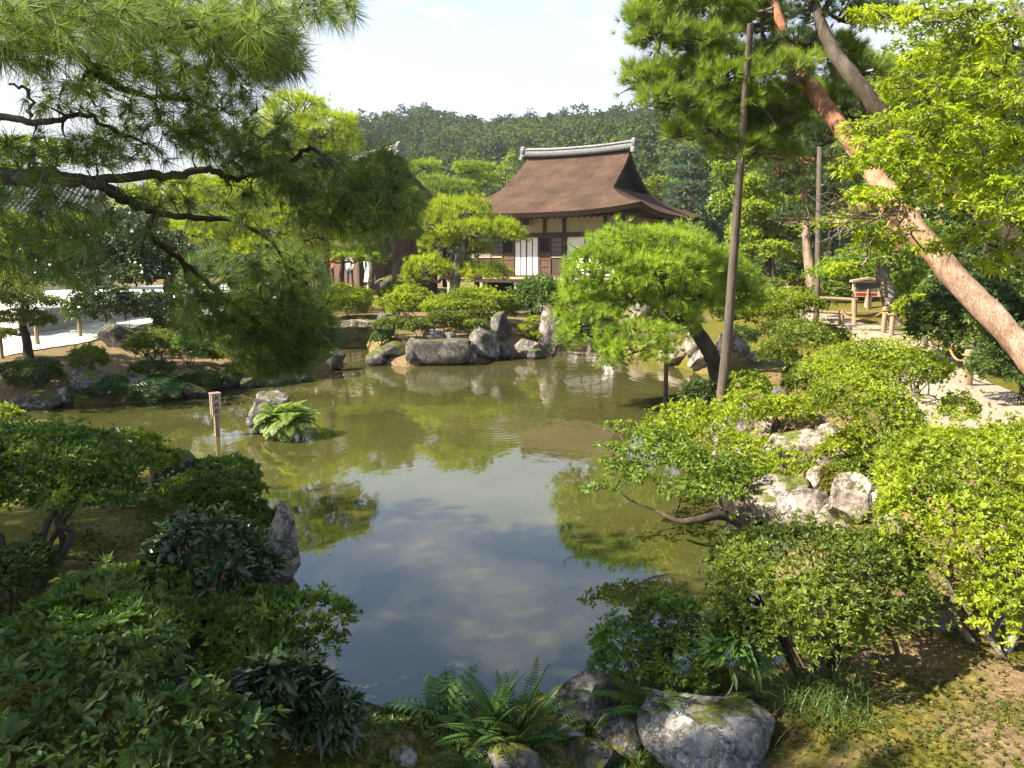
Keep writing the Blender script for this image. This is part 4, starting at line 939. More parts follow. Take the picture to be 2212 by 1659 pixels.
# tiled roof seen through the pine boughs
tc_ = PD(40, 420, 44); t3 = thing('tiled_hall', 'grey tiled building behind the white sand court', 'building', (tc_[0] - 4, tc_[1], 0), rz=math.radians(12))
rb = MB(); ze, zr, hx3, hy3 = 4.6, 7.1, 8.2, 5.0
for sy in (-1, 1):
    yy = np.linspace(0, 1, 9); prof = [(sy * hy3 * q, zr - (zr - ze) * q ** 0.82) for q in yy]
    V = np.array([[[x, y, z] for x in (-hx3, hx3)] for y, z in prof]).reshape(-1, 3); i = np.arange(8) * 2
    f = np.stack([i, i + 1, i + 3, i + 2], 1); rb.add(V, f[:, ::-1] if sy < 0 else f, mi=1)
    for x in np.linspace(-hx3, hx3, 56): rb.tube([[x, y, z + 0.03] for y, z in prof], 0.075, 5)
    rb.box((0, sy * (hy3 - .05), ze - .16), (hx3, .07, .1), mi=1)
for z, h in ((zr + .15, .22), (zr + .42, .1)): rb.box((0, 0, z), (hx3 + .1, h * .8 + .05, h * .8))
rb.build('roof', [M['tile'], M['tile_dark']], t3)
mb = MB(); mb.box((0, 0, 2.6), (7.2, 4.0, 2.0)); mb.box((0, -4.02, 3.9), (7.2, .03, .14), mi=1); mb.build('wall', [M['plaster'], M['timber']], t3)
for x in np.linspace(-7.2, 7.2, 7): MB().box((x, -4.04, 2.6), (.09, .06, 2.0)).build('post', M['timber'], t3)
# ------------------------------------------------------------------ pines of the garden
def P3(lst): return [PD(u, v, d) for u, v, d in lst]

# round trained pine over the far shore, beside the tall pole
b = G(1553, 812); dT = depth(b)
pine('pine_tree', 'broad lime green trained pine leaning over the water in front of the hall',
     [b - np.array([0, 0, .15]), PD(1538, 770, dT), PD(1505, 715, dT - .1), PD(1478, 680, dT - .2), PD(1440, 640, dT - .3), PD(1405, 600, dT - .4), PD(1390, 560, dT - .4)],
     [0.15, 0.14, 0.125, 0.11, 0.09, 0.06, 0.03],
     pads_from([(1410, 545, 140, 52, dT - .3), (1300, 590, 82, 56, dT - .6), (1515, 590, 90, 46, dT + .1), (1420, 590, 120, 45, dT - .9), (1255, 625, 45, 40, dT - .7), (1585, 600, 48, 42, dT + .4),
                (1275, 715, 70, 52, dT - .9), (1390, 742, 85, 50, dT - 1.1), (1455, 690, 62, 40, dT - .8), (1560, 640, 50, 34, dT + .2), (1330, 770, 40, 24, dT - 1.1), (1360, 640, 60, 30, dT - .2), (1240, 670, 40, 36, dT - .8), (1470, 620, 90, 50, dT - .5), (1600, 640, 50, 34, dT + .3), (1300, 660, 60, 26, dT - .6), (1350, 520, 76, 30, dT - .3), (1455, 512, 60, 26, dT), (1550, 565, 50, 30, dT + .3), (1285, 572, 66, 34, dT - .9), (1330, 600, 60, 34, dT - 1.0)]),
     M['needle_lime'], 11, L=0.135, nn_=20, cover=0.85, w=0.010, limb_r=0.045, low=-0.6, acc=0.012, maxn=9500, up=0.45)

# cloud pine before the hall
dT = 24.5
pine('pine_tree', 'cloud pruned lime pine with tiered pads in front of the hall steps',
     [PD(972, 668, dT), PD(984, 612, dT), PD(992, 560, dT), PD(1006, 515, dT), PD(1000, 470, dT)], [0.17, 0.16, 0.15, 0.12, 0.05],
     pads_from([(990, 455, 78, 30, dT), (945, 485, 62, 24, dT - .3), (1060, 500, 72, 24, dT - .3), (1010, 498, 62, 20, dT - .9), (1105, 512, 34, 14, dT - .4), (955, 522, 50, 22, dT + .3), (1035, 540, 34, 16, dT + .6),
                (925, 580, 52, 28, dT - .5), (1050, 590, 58, 20, dT - .4), (985, 585, 40, 18, dT + .5), (895, 598, 24, 14, dT - .5)]),
     M['needle_yellow'], 12, L=0.17, nn_=16, cover=0.9, w=0.014, limb_r=0.06, bark='bark_grey', maxn=5500)

# tall pines between the water and the second hall
dT = 26
pine('pine_tree', 'tall yellow green pine rising above the dark foreground boughs',
     [PD(705, 640, dT), PD(700, 540, dT), PD(690, 430, dT), PD(668, 330, dT), PD(650, 250, dT)], [0.19, 0.17, 0.14, 0.10, 0.04],
     pads_from([(640, 236, 82, 34, dT), (705, 278, 78, 36, dT - .5), (600, 290, 80, 40, dT), (650, 330, 100, 40, dT + .5), (745, 320, 48, 26, dT - .6)]),
     M['needle_yellow'], 13, L=0.18, nn_=18, cover=0.9, w=0.011, limb_r=0.07, maxn=4500)
dT = 22
pine('pine_tree', 'wide lime pine spreading low beside the white sand court',
     [PD(560, 670, dT), PD(552, 590, dT), PD(530, 520, dT), PD(520, 440, dT)], [0.24, 0.22, 0.16, 0.06],
     pads_from([(500, 425, 140, 42, dT), (390, 415, 100, 38, dT + .3), (620, 480, 110, 36, dT - .4), (470, 500, 110, 34, dT), (345, 580, 60, 36, dT - 1.5), (690, 505, 80, 30, dT - .5), (600, 540, 120, 34, dT), (300, 430, 60, 30, dT + .5)]),
     M['needle_yellow'], 14, L=0.17, nn_=18, cover=0.85, w=0.010, limb_r=0.06, maxn=6000)
dT = 27
pine('pine_tree', 'green pine with a low sweeping pad sheltering the visitors',
     [PD(730, 650, dT), PD(738, 590, dT), PD(745, 520, dT)], [0.10, 0.09, 0.04],
     pads_from([(778, 553, 62, 24, dT), (700, 553, 80, 24, dT - .3), (735, 510, 90, 26, dT + .2), (650, 560, 60, 22, dT - .4)]), M['needle_lime'], 15, L=0.17, nn_=18, cover=0.9, w=0.011, limb_r=0.05, maxn=3500)
dT = 28
pine('pine_tree', 'slender crooked grey pine standing before the brown wall',
     [PD(856, 640, dT), PD(852, 590, dT), PD(858, 560, dT), PD(849, 530, dT), PD(845, 500, dT), PD(820, 470, dT)], [0.10, 0.09, 0.085, 0.08, 0.07, 0.03],
     pads_from([(805, 468, 70, 22, dT), (880, 500, 45, 20, dT), (770, 500, 45, 16, dT)]), M['needle'], 16, L=0.12, nn_=16, cover=0.7, w=0.011, limb_r=0.05, bark='bark_grey', maxn=1600)
for k, (lab, u, v, pads_) in enumerate([('small rounded pine top rising behind the second hall ridge', 920, 480, [(915, 360, 36, 16), (935, 395, 50, 18), (900, 420, 40, 20)]),
        ('flat topped background pine nearest the thatched eave', 1020, 470, [(1020, 365, 48, 18), (1045, 388, 36, 16), (1000, 405, 46, 16)]),
        ('low dark green pine filling the gap between both halls', 965, 500, [(960, 408, 55, 18), (985, 425, 60, 20), (930, 440, 50, 22), (1000, 450, 45, 18)]) ]):
    dT = 46 - k * 2
    pine('pine_tree', lab, [PD(u, v + 120, dT), PD(u, v, dT), PD(u + 4, v - 80, dT)], [0.25, 0.2, 0.06], pads_from([(a, b2, c2_, e2, dT) for a, b2, c2_, e2 in pads_]),
         M['needle_lime' if k < 2 else 'needle'], 20 + k, L=0.2, nn_=14, cover=0.9, w=0.02, limb_r=0.08, maxn=1800, group='background pines between the halls')

# dark layered conifer behind the hall corner
dT = 44
lay = [(1489, 322, 22, 8), (1482, 338, 36, 8), (1492, 352, 44, 9), (1476, 368, 42, 9), (1500, 384, 46, 10), (1480, 402, 52, 10), (1512, 418, 40, 9), (1462, 424, 40, 9), (1498, 436, 42, 9), (1448, 442, 26, 8), (1520, 448, 28, 8)]
pine('conifer', 'dark blue green conifer with flat stacked tiers beside the thatched gable', [PD(1492, 520, dT), PD(1491, 430, dT), PD(1490, 312, dT)], [0.24, 0.2, 0.04],
     pads_from([(a, b2, c2_, e2, dT + 0.3 * ((i * 7) % 5 - 2)) for i, (a, b2, c2_, e2) in enumerate(lay)]), M['needle_blue'], 31, L=0.20, nn_=14, cover=0.8, w=0.022, limb_r=0.05, maxn=3200, sub=4, flatten=.8, cat='conifer', tl=(0.3, 0.95), bark='bark_grey')

# leaning red pine held up by poles
tk = [(2420, 1010, 7.81), (2290, 850, 8.06), (2175, 716, 8.32), (2060, 595, 8.70), (1965, 480, 8.96), (1895, 385, 9.22), (1815, 275, 9.60), (1745, 178, 9.98), (1700, 100, 10.24), (1682, 40, 10.37), (1660, -40, 10.50)]
pine('leaning_pine', 'red barked pine trunk leaning steeply across above the rope fence', P3(tk), [0.155, 0.148, 0.142, 0.134, 0.128, 0.118, 0.108, 0.098, 0.09, 0.075, 0.04],
     pads_from([(1500, 22, 130, 38, 10.50), (1620, 40, 90, 35, 11.2), (1420, 80, 60, 24, 10.24), (1700, 150, 60, 32, 9.60), (1500, 90, 80, 29, 10.24), (1560, 170, 70, 32, 10.11), (1400, 40, 60, 27, 10.37), (1480, 225, 60, 27, 10.24), (1395, 165, 56, 35, 10.24), (1470, 170, 76, 38, 10.62), (1560, 130, 84, 32, 11.14), (1600, 215, 95, 35, 10.24),
                (1535, 275, 62, 32, 10.24), (1640, 285, 70, 27, 10.75), (1700, 215, 70, 29, 10.24), (1790, 110, 75, 32, 10.75), (1850, 150, 66, 34, 11.26), (1800, 215, 52, 29, 11.01), (1660, 120, 60, 29, 11.26), (1580, -40, 160, 32, 10.75), (1480, 290, 46, 24, 10.2), (1590, 325, 70, 26, 10.4), (1660, 330, 60, 24, 10.6), (1420, 215, 52, 26, 10.0), (1690, 255, 60, 26, 10.4)]),
     M['needle'], 41, L=0.155, nn_=30, cover=2.1, w=0.0070, limb_bark='bark_grey', gap=-.35, limb_r=0.06, bark='bark_red', maxn=6500, sub=4, tl=(0.25, 1.0), tn=16)
tk = [(2330, 640, 9.0), (2190, 520, 9.2), (2050, 400, 9.3), (1935, 285, 9.5), (1865, 195, 9.6), (1800, 110, 9.8), (1770, 40, 9.9), (1745, -60, 10)]
pine('leaning_pine', 'dark shaded pine trunk leaning parallel behind the red one', P3(tk), [0.125, 0.12, 0.115, 0.11, 0.10, 0.09, 0.07, 0.04],
     pads_from([(1790, 20, 90, 40, 10), (1890, 40, 60, 30, 10), (1790, 300, 60, 30, 9.8), (1850, 250, 50, 26, 9.9), (1730, 90, 60, 30, 10.2)]),
     M['needle_dark'], 42, L=0.135, nn_=26, cover=1.1, w=0.006, limb_r=0.06, bark='bark_dark', maxn=4500, sub=4, tl=(0.25, 0.9), tn=14)
dT = 21
pine('pine_tree', 'dusky pine with hanging dark pads behind the grey upright pole', P3([(1762, 640, dT), (1750, 590, dT), (1742, 520, dT), (1738, 430, dT), (1730, 340, dT)]), [.16, .14, .12, .09, .04],
     pads_from([(1740, 400, 74, 34, dT), (1715, 335, 66, 32, dT), (1790, 335, 56, 32, dT + .4), (1730, 468, 56, 30, dT), (1800, 425, 46, 28, dT), (1765, 535, 44, 26, dT + .3), (1685, 365, 46, 24, dT)]), M['needle_dark'], 43, L=.16, nn_=22, cover=.9, w=.010, limb_r=.05, bark='bark_red', maxn=3500, sub=4, tl=(.3, 1.0))
# the poles that carry them
def pole(label, pts, r, name='support_pole'):
    o = MB().tube(catmull(pts, 5), r, 10, 0.05, True, np.random.default_rng(int(pts[0][0] * 100) & 255)).build(name, M['pole'], None, smooth=True, loc=pts[0]); return tag(o, label, 'pole')
b = G(1553, 893); db = depth(b)
pole('tall weathered pole rising from the bank past the round pine', [b - np.array([0, 0, .2]), PD(1572, 720, db - .2), PD(1590, 480, db - .5), PD(1606, 250, db - .9), PD(1622, 50, db - 1.4)], list(np.linspace(.078, .042, 21)))
b = G(1763, 704); db = depth(b)
pole('grey upright pole among clipped azaleas near the wooden rail', [b - np.array([0, 0, .2]), PD(1766, 600, db), PD(1769, 430, db), PD(1772, 290, db)], [0.068] * 16)
b = G(1438, 874); db = depth(b)
pole('short thin prop standing in the water under the round pine', [b - np.array([0, 0, .3]), PD(1439, 800, db), PD(1441, 715, db + .1)], [0.04] * 11)

# ------------------------------------------------------------------ broadleaved trees
dT = 28
tree('maple', 'yellow and orange turning maple behind the tall pole', P3([(1655, 610, dT), (1660, 560, dT), (1650, 500, dT), (1640, 440, dT)]), [0.16, 0.13, 0.10, 0.05],
     [(1645, 345, 52, 26, dT), (1690, 360, 50, 26, dT), (1640, 390, 66, 30, dT), (1700, 420, 56, 34, dT), (1640, 450, 60, 34, dT - .3), (1610, 500, 46, 30, dT), (1690, 490, 52, 34, dT), (1655, 535, 56, 26, dT - .3), (1720, 545, 50, 22, dT), (1760, 470, 40, 30, dT + .5), (1610, 420, 40, 30, dT + .4), (1740, 400, 40, 30, dT + .5), (1600, 545, 44, 22, dT)],
     M['maple_orange'], 51, L=0.11, W=0.075, n=5, cover=0.95, cat='maple', acc=0.02, bark='bark_dark', maxn=5200, sub=6, inner=0.6)
dT = 6.4
tree('maple', 'sunlit yellow green maple whose boughs hang over the leaning trunks',
     P3([(2420, 860, dT), (2380, 560, dT), (2330, 300, dT), (2260, 120, dT), (2180, 0, dT)]), [0.14, 0.13, 0.11, 0.08, 0.03],
     [(1900, 30, 75, 26, 6.4), (1990, 50, 80, 30, 6.3), (2090, 25, 90, 34, 6.2), (2180, 70, 70, 40, 6.1), (2120, 150, 90, 40, 6.3), (2040, 190, 70, 28, 6.2), (2170, 210, 80, 40, 6.1), (1990, 262, 90, 32, 6.1), (2090, 285, 90, 36, 6.0),
      (1905, 310, 80, 26, 6.0), (1850, 350, 62, 22, 5.9), (1960, 350, 80, 28, 6.0), (2060, 370, 70, 26, 6.2), (2140, 400, 70, 30, 6.1), (2180, 460, 60, 36, 6.0), (2100, 455, 56, 24, 6.1), (1860, 425, 70, 24, 5.9), (1940, 430, 50, 22, 6.0), (1880, 520, 80, 26, 5.9), (1830, 575, 50, 16, 5.9), (2000, 130, 60, 30, 6.8), (1950, 200, 70, 34, 6.9), (2080, 100, 70, 34, 6.8), (2190, 300, 60, 34, 6.3), (2020, 320, 80, 34, 6.6), (1930, 255, 60, 26, 6.4), (2150, 340, 70, 30, 6.5), (2090, 230, 70, 34, 6.7), (2200, 530, 50, 30, 6.2), (2120, 500, 60, 26, 6.4), (1990, 400, 70, 26, 6.3), (1860, 270, 60, 24, 6.5), (2050, 420, 70, 28, 6.6), (2170, 570, 60, 26, 6.4), (1930, 510, 60, 22, 6.3), (2040, 530, 60, 22, 6.6), (2130, 80, 70, 34, 6.7), (2010, 20, 70, 26, 6.6), (1820, 470, 60, 20, 6.1)],
     M['maple_yellow'], 52, L=0.062, W=0.020, n=7, cover=0.62, cat='maple', acc=0.008, bark='bark_grey', maxn=12000, sub=6, inner=0.8, a0=1.0, a1=1.75, droop=0.2, limb_r=0.022, low=-0.9, twigs=14, tl=(0.05, 0.95), updir=0.9, srange=(0.35, 0.6))
# bare twigs and a cluster of dry leaves on the same bough
rngd = np.random.default_rng(5); t = thing('dead_branch', 'bare grey branch with a cluster of dry brown leaves below the maple', 'branch', PD(1990, 470, 5.9))
mb = MB(); tips = []
for (u, v) in [(1775, 398), (1760, 428), (1790, 452), (1755, 478), (1800, 500), (1740, 445), (1830, 540), (1780, 520)]:
    p = limb(mb, PD(1960, 460, 5.9), PD(u, v, 5.6 + rngd.uniform(-.2, .2)), 0.011, 0.003, rngd, 0.03, 5, 5, 0, 0.10); tips.append(p[-1])
    for q in range(4): limb(mb, p[rngd.integers(6, len(p))], p[-1] + rngd.normal(0, 0.09, 3), 0.004, 0.0015, rngd, 0, 4, 3, 0, 0.2)
mb.build('twigs', M['bark_grey'], t)
pp = np.array([PD(rngd.normal(1905, 40), rngd.normal(468, 24), 5.85 + rngd.uniform(-.2, .2)) for q in range(75)])
mb = MB(); rosettes(mb, pp, rngd.normal(size=pp.shape), 4, 0.05, 0.018, 0.3, 1.4, rngd, rngd.uniform(.1, .9, len(pp)), 0.3); mb.build('dry_leaves', M['dead_leaf'], t)

dT = 17
tree('tree', 'pale patchy trunked tree forking behind the notice board', P3([(1932, 705, dT), (1922, 650, dT), (1905, 590, dT), (1895, 545, dT), (1880, 505, dT)]), [0.20, 0.17, 0.15, 0.13, 0.07],
     [(1860, 560, 70, 30, dT - .5), (1800, 585, 60, 28, dT - .4), (1930, 540, 80, 32, dT), (1880, 480, 90, 36, dT), (1980, 500, 70, 34, dT + .3)], M['maple_green'], 53, L=0.075, W=0.035, cover=0.6, bark='bark_grey', maxn=4200, sub=6, limb_r=0.05, inner=0.6)
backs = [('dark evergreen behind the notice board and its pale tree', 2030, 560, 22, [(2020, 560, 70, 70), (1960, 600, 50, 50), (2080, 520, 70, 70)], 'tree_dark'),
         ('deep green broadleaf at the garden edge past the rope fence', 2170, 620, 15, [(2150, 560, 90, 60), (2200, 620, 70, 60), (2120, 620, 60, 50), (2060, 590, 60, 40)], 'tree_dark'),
         ('tall lime green tree filling the sky above both leaning pines', 2050, 640, 24, [(1990, 170, 120, 90), (2120, 150, 120, 110), (1900, 240, 90, 80), (2060, 320, 130, 90), (2190, 330, 80, 110), (2150, 460, 110, 80), (1960, 400, 110, 90), (1850, 330, 70, 70), (2060, 480, 90, 60)], 'tree_mid'),
         ('leafy tree between the yellow maple and dark pine pads', 1790, 630, 27, [(1790, 400, 80, 70), (1760, 500, 70, 60), (1850, 460, 70, 70), (1830, 330, 80, 60)], 'tree_mid'),
         ('light green tree directly behind the grey upright pole', 1740, 600, 31, [(1725, 270, 70, 60), (1690, 310, 50, 50), (1780, 290, 60, 60), (1750, 210, 60, 50)], 'maple_green'),
         ('yellowish feathery tree behind the layered conifer', 1590, 560, 38, [(1570, 350, 40, 60), (1590, 430, 46, 60), (1560, 420, 36, 50), (1600, 500, 40, 44)], 'maple_green'),
         ('low lime pine like tree behind the thatched gable', 1440, 480, 47, [(1420, 400, 40, 26), (1450, 415, 40, 26), (1400, 420, 30, 20)], 'tree_mid'),
         ('glossy camellia tree at the hall corner under the eave', 1540, 540, 40, [(1545, 465, 36, 30), (1565, 495, 34, 30), (1530, 505, 34, 28)], 'glossy'),
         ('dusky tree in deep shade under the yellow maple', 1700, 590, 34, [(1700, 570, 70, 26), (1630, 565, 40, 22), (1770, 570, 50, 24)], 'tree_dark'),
         ('pale green slope tree rising behind the roof ridge end', 1090, 470, 60, [(1100, 350, 22, 24), (1085, 385, 26, 28), (1110, 395, 22, 24)], 'maple_green')]
for k, (lab, u, v, d_, bl, mt) in enumerate(backs):
    bs = [(a, b2, c2_, e2, d_ + ((i * 5) % 3 - 1) * 0.8) for i, (a, b2, c2_, e2) in enumerate(bl)]
    tree('tree', lab, P3([(u + 6, v + 20, d_), (u, v - 30, d_), (bl[0][0] * .3 + u * .7, bl[0][1] * .4 + v * .6, d_), (bl[0][0], bl[0][1], d_)]), [0.22, 0.19, 0.15, 0.05], bs, M[mt], 60 + k, L=0.14, W=0.075, n=4, cover=0.95 if mt != 'maple_green' else .8,
         maxn=6500, sub=9, limb_r=0.05, inner=0.5, tl=(0.05, 0.95))
# dark trunks of the wood behind the fence
for k, (u0, v0, u1, v1, d_, r_) in enumerate([(2145, 640, 2120, 470, 17, .13), (2190, 620, 2200, 440, 18, .16), (2080, 610, 2090, 480, 19, .11), (2010, 600, 2000, 470, 20, .12), (1668, 606, 1655, 480, 30, .22), ]):
    lab = ['slim dark trunk at the wood edge beneath the leaning pines', 'stout dark trunk at the wood edge near the picture border', 'thin bent trunk in the wood just behind the rope fence', 'straight dim trunk behind the pale patchy tree',
           'leaning dark trunk in shade at the path bend', 'reddish trunk by the clipped bushes on the far path'][k]
    t = thing('tree', lab, 'tree', PD(u0, v0, d_), 'trunks at the wood edge'); p = catmull(P3([(u0, v0 + 25, d_), ((u0 * .6 + u1 * .4), v0 * .6 + v1 * .4, d_), (u1, v1, d_)]), 6)
    MB().tube(p, np.linspace(r_, r_ * .6, len(p)), 9, .1, True, np.random.default_rng(k)).build('trunk', M['bark_dark'], t, smooth=True)
    mb = MB(); rg = np.random.default_rng(900 + k); c, r = dims(u1 - 55, u1 + 55, v1 - 50, v1 + 35, d_); pt, n2, _, _ = shell([(c, r)], 700, rg, low=-.8, inner=.7)
    rosettes(mb, pt, n2 + np.array([0, 0, .4]), 4, .15, .08, .5, 1.5, rg, clump_tint(pt, rg), .1); mb.build('crown', M['tree_dark'], t)
# far side trees
dT = 17
tree('tree', 'glossy leaved camellia like tree with a thick trunk on the far bank', P3([(385, 690, dT), (372, 640, dT), (368, 590, dT), (350, 540, dT)]), [0.22, 0.19, 0.15, 0.06],
     [(250, 500, 110, 60, dT), (330, 520, 90, 50, dT - .4), (190, 540, 70, 44, dT), (290, 580, 90, 40, dT), (390, 560, 60, 40, dT - .5), (230, 640, 70, 26, dT - 1.2), (330, 650, 60, 26, dT - 1), (160, 590, 80, 36, dT + .3), (230, 545, 90, 50, dT + .4), (100, 560, 70, 44, dT + .6)], M['glossy'], 71, L=0.10, W=0.05, cover=0.8, bark='bark_dark', maxn=6500, tl=(0.2, 1.0))
dT = 27
tree('tree', 'bright distant tree peeping over the tiled roof', P3([(110, 560, dT), (105, 460, dT), (100, 380, dT)]), [0.2, 0.16, 0.06], [(60, 320, 60, 34, dT), (130, 330, 50, 30, dT), (20, 350, 50, 34, dT)], M['maple_green'], 72, L=0.16, W=0.09, cover=0.8, maxn=2500)
b = G(62, 775); dT = depth(b)
tree('tree', 'small many stemmed azalea tree beside the sand court edge', [b - np.array([0, 0, .1]), PD(58, 735, dT), PD(50, 700, dT), PD(60, 665, dT)], [0.10, 0.085, 0.06, 0.03],
     [(20, 640, 70, 24, dT), (80, 655, 55, 20, dT - .3), (30, 680, 60, 18, dT - .4), (95, 695, 34, 12, dT - .3), (0, 720, 40, 14, dT)], M['azalea'], 73, L=0.05, W=0.022, n=6, cover=1.0, bark='bark_dark', maxn=4200, low=-.2)

dT = 20
tree('tree', 'dull green tree hiding the wall under the tiled roof', P3([(20, 650, dT), (22, 580, dT), (40, 500, dT)]), [0.15, 0.12, 0.05], [(30, 500, 80, 36, dT), (-20, 550, 80, 44, dT), (90, 530, 70, 44, dT + .5), (60, 590, 80, 30, dT - .4), (150, 490, 60, 36, dT + .5)], M['tree_mid'], 74, L=0.11, W=0.055, cover=0.85, maxn=5000)

t = tree('tree', 'shade tree whose bough tips enter at the picture border over the far bank', [GX(-13.6, 12.4) - np.array([0, 0, .2]), np.array([-13.4, 12.4, 2.2]), np.array([-12.8, 12.5, 3.6]), np.array([-12.4, 12.5, 4.6])], [.24, .2, .14, .06],
     [(-480, 420, 230, 130, 12.2), (-330, 330, 180, 110, 12.4), (-560, 300, 170, 120, 12.6), (-300, 480, 170, 60, 12.0), (-110, 470, 130, 40, 12.1), (-420, 260, 150, 80, 12.3)], M['tree_mid'], 75, L=.12, W=.06, cover=.8, maxn=5000)

for k, (lab, u, v, d_, bl, mt) in enumerate([('full green tree at the picture border behind the fallen path fence', 2420, 700, 17, [(2300, 480, 130, 90), (2420, 420, 150, 110), (2340, 600, 120, 70), (2500, 560, 130, 100)], 'tree_mid'),
        ('tall dark tree closing the view past the leaning red trunk', 2700, 720, 20, [(2650, 380, 170, 130), (2800, 460, 160, 130), (2620, 560, 150, 90), (2260, 400, 80, 60)], 'tree_dark')]):
    tree('tree', lab, P3([(u + 6, v + 40, d_), (u, v - 60, d_), (bl[1][0] * .5 + u * .5, bl[1][1] * .5 + v * .5, d_), (bl[1][0], bl[1][1], d_)]), [0.24, 0.2, 0.15, 0.05], [(a, b2, c2_, e2, d_ + i * .4) for i, (a, b2, c2_, e2) in enumerate(bl)], M[mt], 160 + k, L=0.13, W=0.07, n=4, cover=0.85, maxn=5000, sub=9, limb_r=0.05, inner=0.5)

dT = 29
pine('pine_tree', 'lime pine standing directly before the second hall gable', P3([(800, 640, dT), (805, 560, dT), (812, 480, dT), (820, 400, dT)]), [.13, .11, .09, .03],
     pads_from([(800, 385, 56, 26, dT), (850, 420, 52, 24, dT - .3), (770, 430, 56, 24, dT), (880, 455, 40, 20, dT), (720, 395, 60, 28, dT + .3), (825, 470, 60, 20, dT)]), M['needle_lime'], 17, L=.16, nn_=18, cover=.9, w=.012, limb_r=.05, bark='bark_grey', maxn=3500)
# ------------------------------------------------------------------ the big pine whose boughs hang over the pond; its trunk stands beyond the frame
rng = np.random.default_rng(2024)
tb = GX(-4.3, 2.4)
t1 = thing('overhanging_pine', 'big dark pine whose drooping boughs hang over the pond and frame the sky', 'pine tree', tb)
trunk_p = catmull([tb - np.array([0, 0, .2]), tb + [.15, .1, 1.5], tb + [.05, .3, 3.0], tb + [-.9, .0, 4.6], tb + [-2.2, -.6, 6.1]], 6)
MB().tube(trunk_p, np.linspace(.26, .10, len(trunk_p)), 14, .1, True, rng).build('trunk', M['bark_dark'], t1, smooth=True)
hub = tb + np.array([.05, .25, 2.2])
def B(l): return [PD(u, v, d) for u, v, d in l]
boughs = [([hub + [0, 0, .5]] + B([(-120, 92, 2.7), (0, 108, 2.6), (150, 104, 2.7), (200, 150, 2.9), (255, 186, 3.1), (310, 204, 3.3), (395, 214, 3.5), (470, 236, 3.8)]), .026, .008),
          ([hub + [0, 0, .5]] + B([(-100, 60, 2.6), (120, 60, 2.6), (300, 50, 2.8), (470, 70, 3.0), (590, 95, 3.2)]), .018, .006),
          ([hub] + B([(-100, 385, 2.9), (60, 384, 2.8), (175, 392, 2.9), (218, 400, 3.0), (268, 431, 3.2), (333, 458, 3.5), (318, 505, 3.7), (388, 556, 4.1), (470, 628, 4.6), (560, 700, 4.9)]), .030, .012),
          ([hub] + B([(-60, 370, 3.0), (170, 386, 3.1), (325, 379, 3.3), (392, 376, 3.5), (456, 366, 3.6), (494, 386, 3.7), (526, 377, 3.8), (505, 342, 3.8), (560, 320, 3.9)]), .024, .010),
          (B([(333, 458, 3.5), (420, 470, 3.9), (520, 480, 4.3), (600, 540, 4.6), (640, 640, 4.9)]), .018, .007),
          (B([(526, 377, 3.8), (610, 370, 3.6), (665, 322, 3.5), (714, 350, 3.4), (760, 385, 3.4), (830, 430, 3.4)]), .014, .006),
          (B([(-40, 252, 2.6), (63, 262, 2.6), (126, 259, 2.7), (190, 250, 2.9), (260, 290, 3.1), (340, 320, 3.3)]), .014, .005),
          (B([(63, 262, 2.6), (66, 200, 2.6), (20, 182, 2.6)]), .008, .004),
          (B([(196, 150, 2.9), (176, 172, 2.9), (182, 196, 2.9), (210, 230, 3.0)]), .010, .004),
          (B([(388, 556, 4.1), (430, 640, 4.6), (520, 720, 5.0), (600, 770, 5.2)]), .018, .006)]
bb = MB(); nodes = []; nrad = []
for pts, r0, r1 in boughs:
    p = catmull(pts, 6); p[1:-1] += rng.normal(0, 0.006, (len(p) - 2, 3)); rr = np.linspace(r0, r1, len(p)); bb.tube(p, rr, 9, .14, True, rng); nodes.append(p); nrad.append(rr)
bb.build('branch', M['bark_dark'], t1, smooth=True)
nodes = np.vstack(nodes); nrad = np.concatenate(nrad)
# (u, v, half width, half height, tufts, depth from, depth to)
MASS = [(120, 30, 190, 50, 120, 2.2, 3.0), (400, 30, 230, 60, 210, 2.7, 3.6), (540, 90, 110, 60, 130, 2.9, 3.5), (700, 15, 85, 30, 45, 3.2, 3.7), (600, 130, 50, 40, 40, 3.2, 3.5), (330, 110, 150, 60, 90, 2.8, 3.6), (450, 190, 120, 50, 75, 3.2, 3.9),
        (60, 110, 90, 30, 40, 2.4, 2.9), (160, 210, 140, 40, 34, 2.7, 3.4), (250, 150, 120, 50, 40, 2.8, 3.4), (360, 260, 140, 50, 46, 3.0, 3.6), (120, 330, 150, 45, 50, 2.6, 3.2), (60, 400, 80, 40, 20, 2.6, 3.1), (330, 300, 160, 50, 60, 3.0, 3.8), (520, 300, 120, 60, 110, 3.4, 4.2), (600, 370, 130, 50, 80, 3.4, 4.2),
        (700, 400, 90, 70, 90, 3.3, 4.0), (815, 385, 66, 62, 70, 3.2, 3.7), (850, 440, 52, 50, 60, 3.2, 3.7), (760, 460, 90, 40, 50, 3.4, 4.0), (100, 480, 140, 70, 50, 2.5, 3.2), (90, 570, 130, 50, 36, 2.6, 3.2), (240, 470, 120, 60, 20, 2.9, 3.6),
        (420, 420, 120, 50, 26, 3.5, 4.2), (560, 470, 140, 60, 34, 3.8, 4.6), (470, 600, 100, 55, 80, 4.1, 4.8), (590, 600, 110, 70, 190, 4.3, 5.2), (560, 690, 140, 60, 250, 4.5, 5.4), (640, 700, 90, 80, 190, 4.6, 5.4), (600, 770, 90, 40, 110, 4.8, 5.4), (440, 680, 80, 50, 60, 4.4, 5.0)]
P_, T_ = [], []
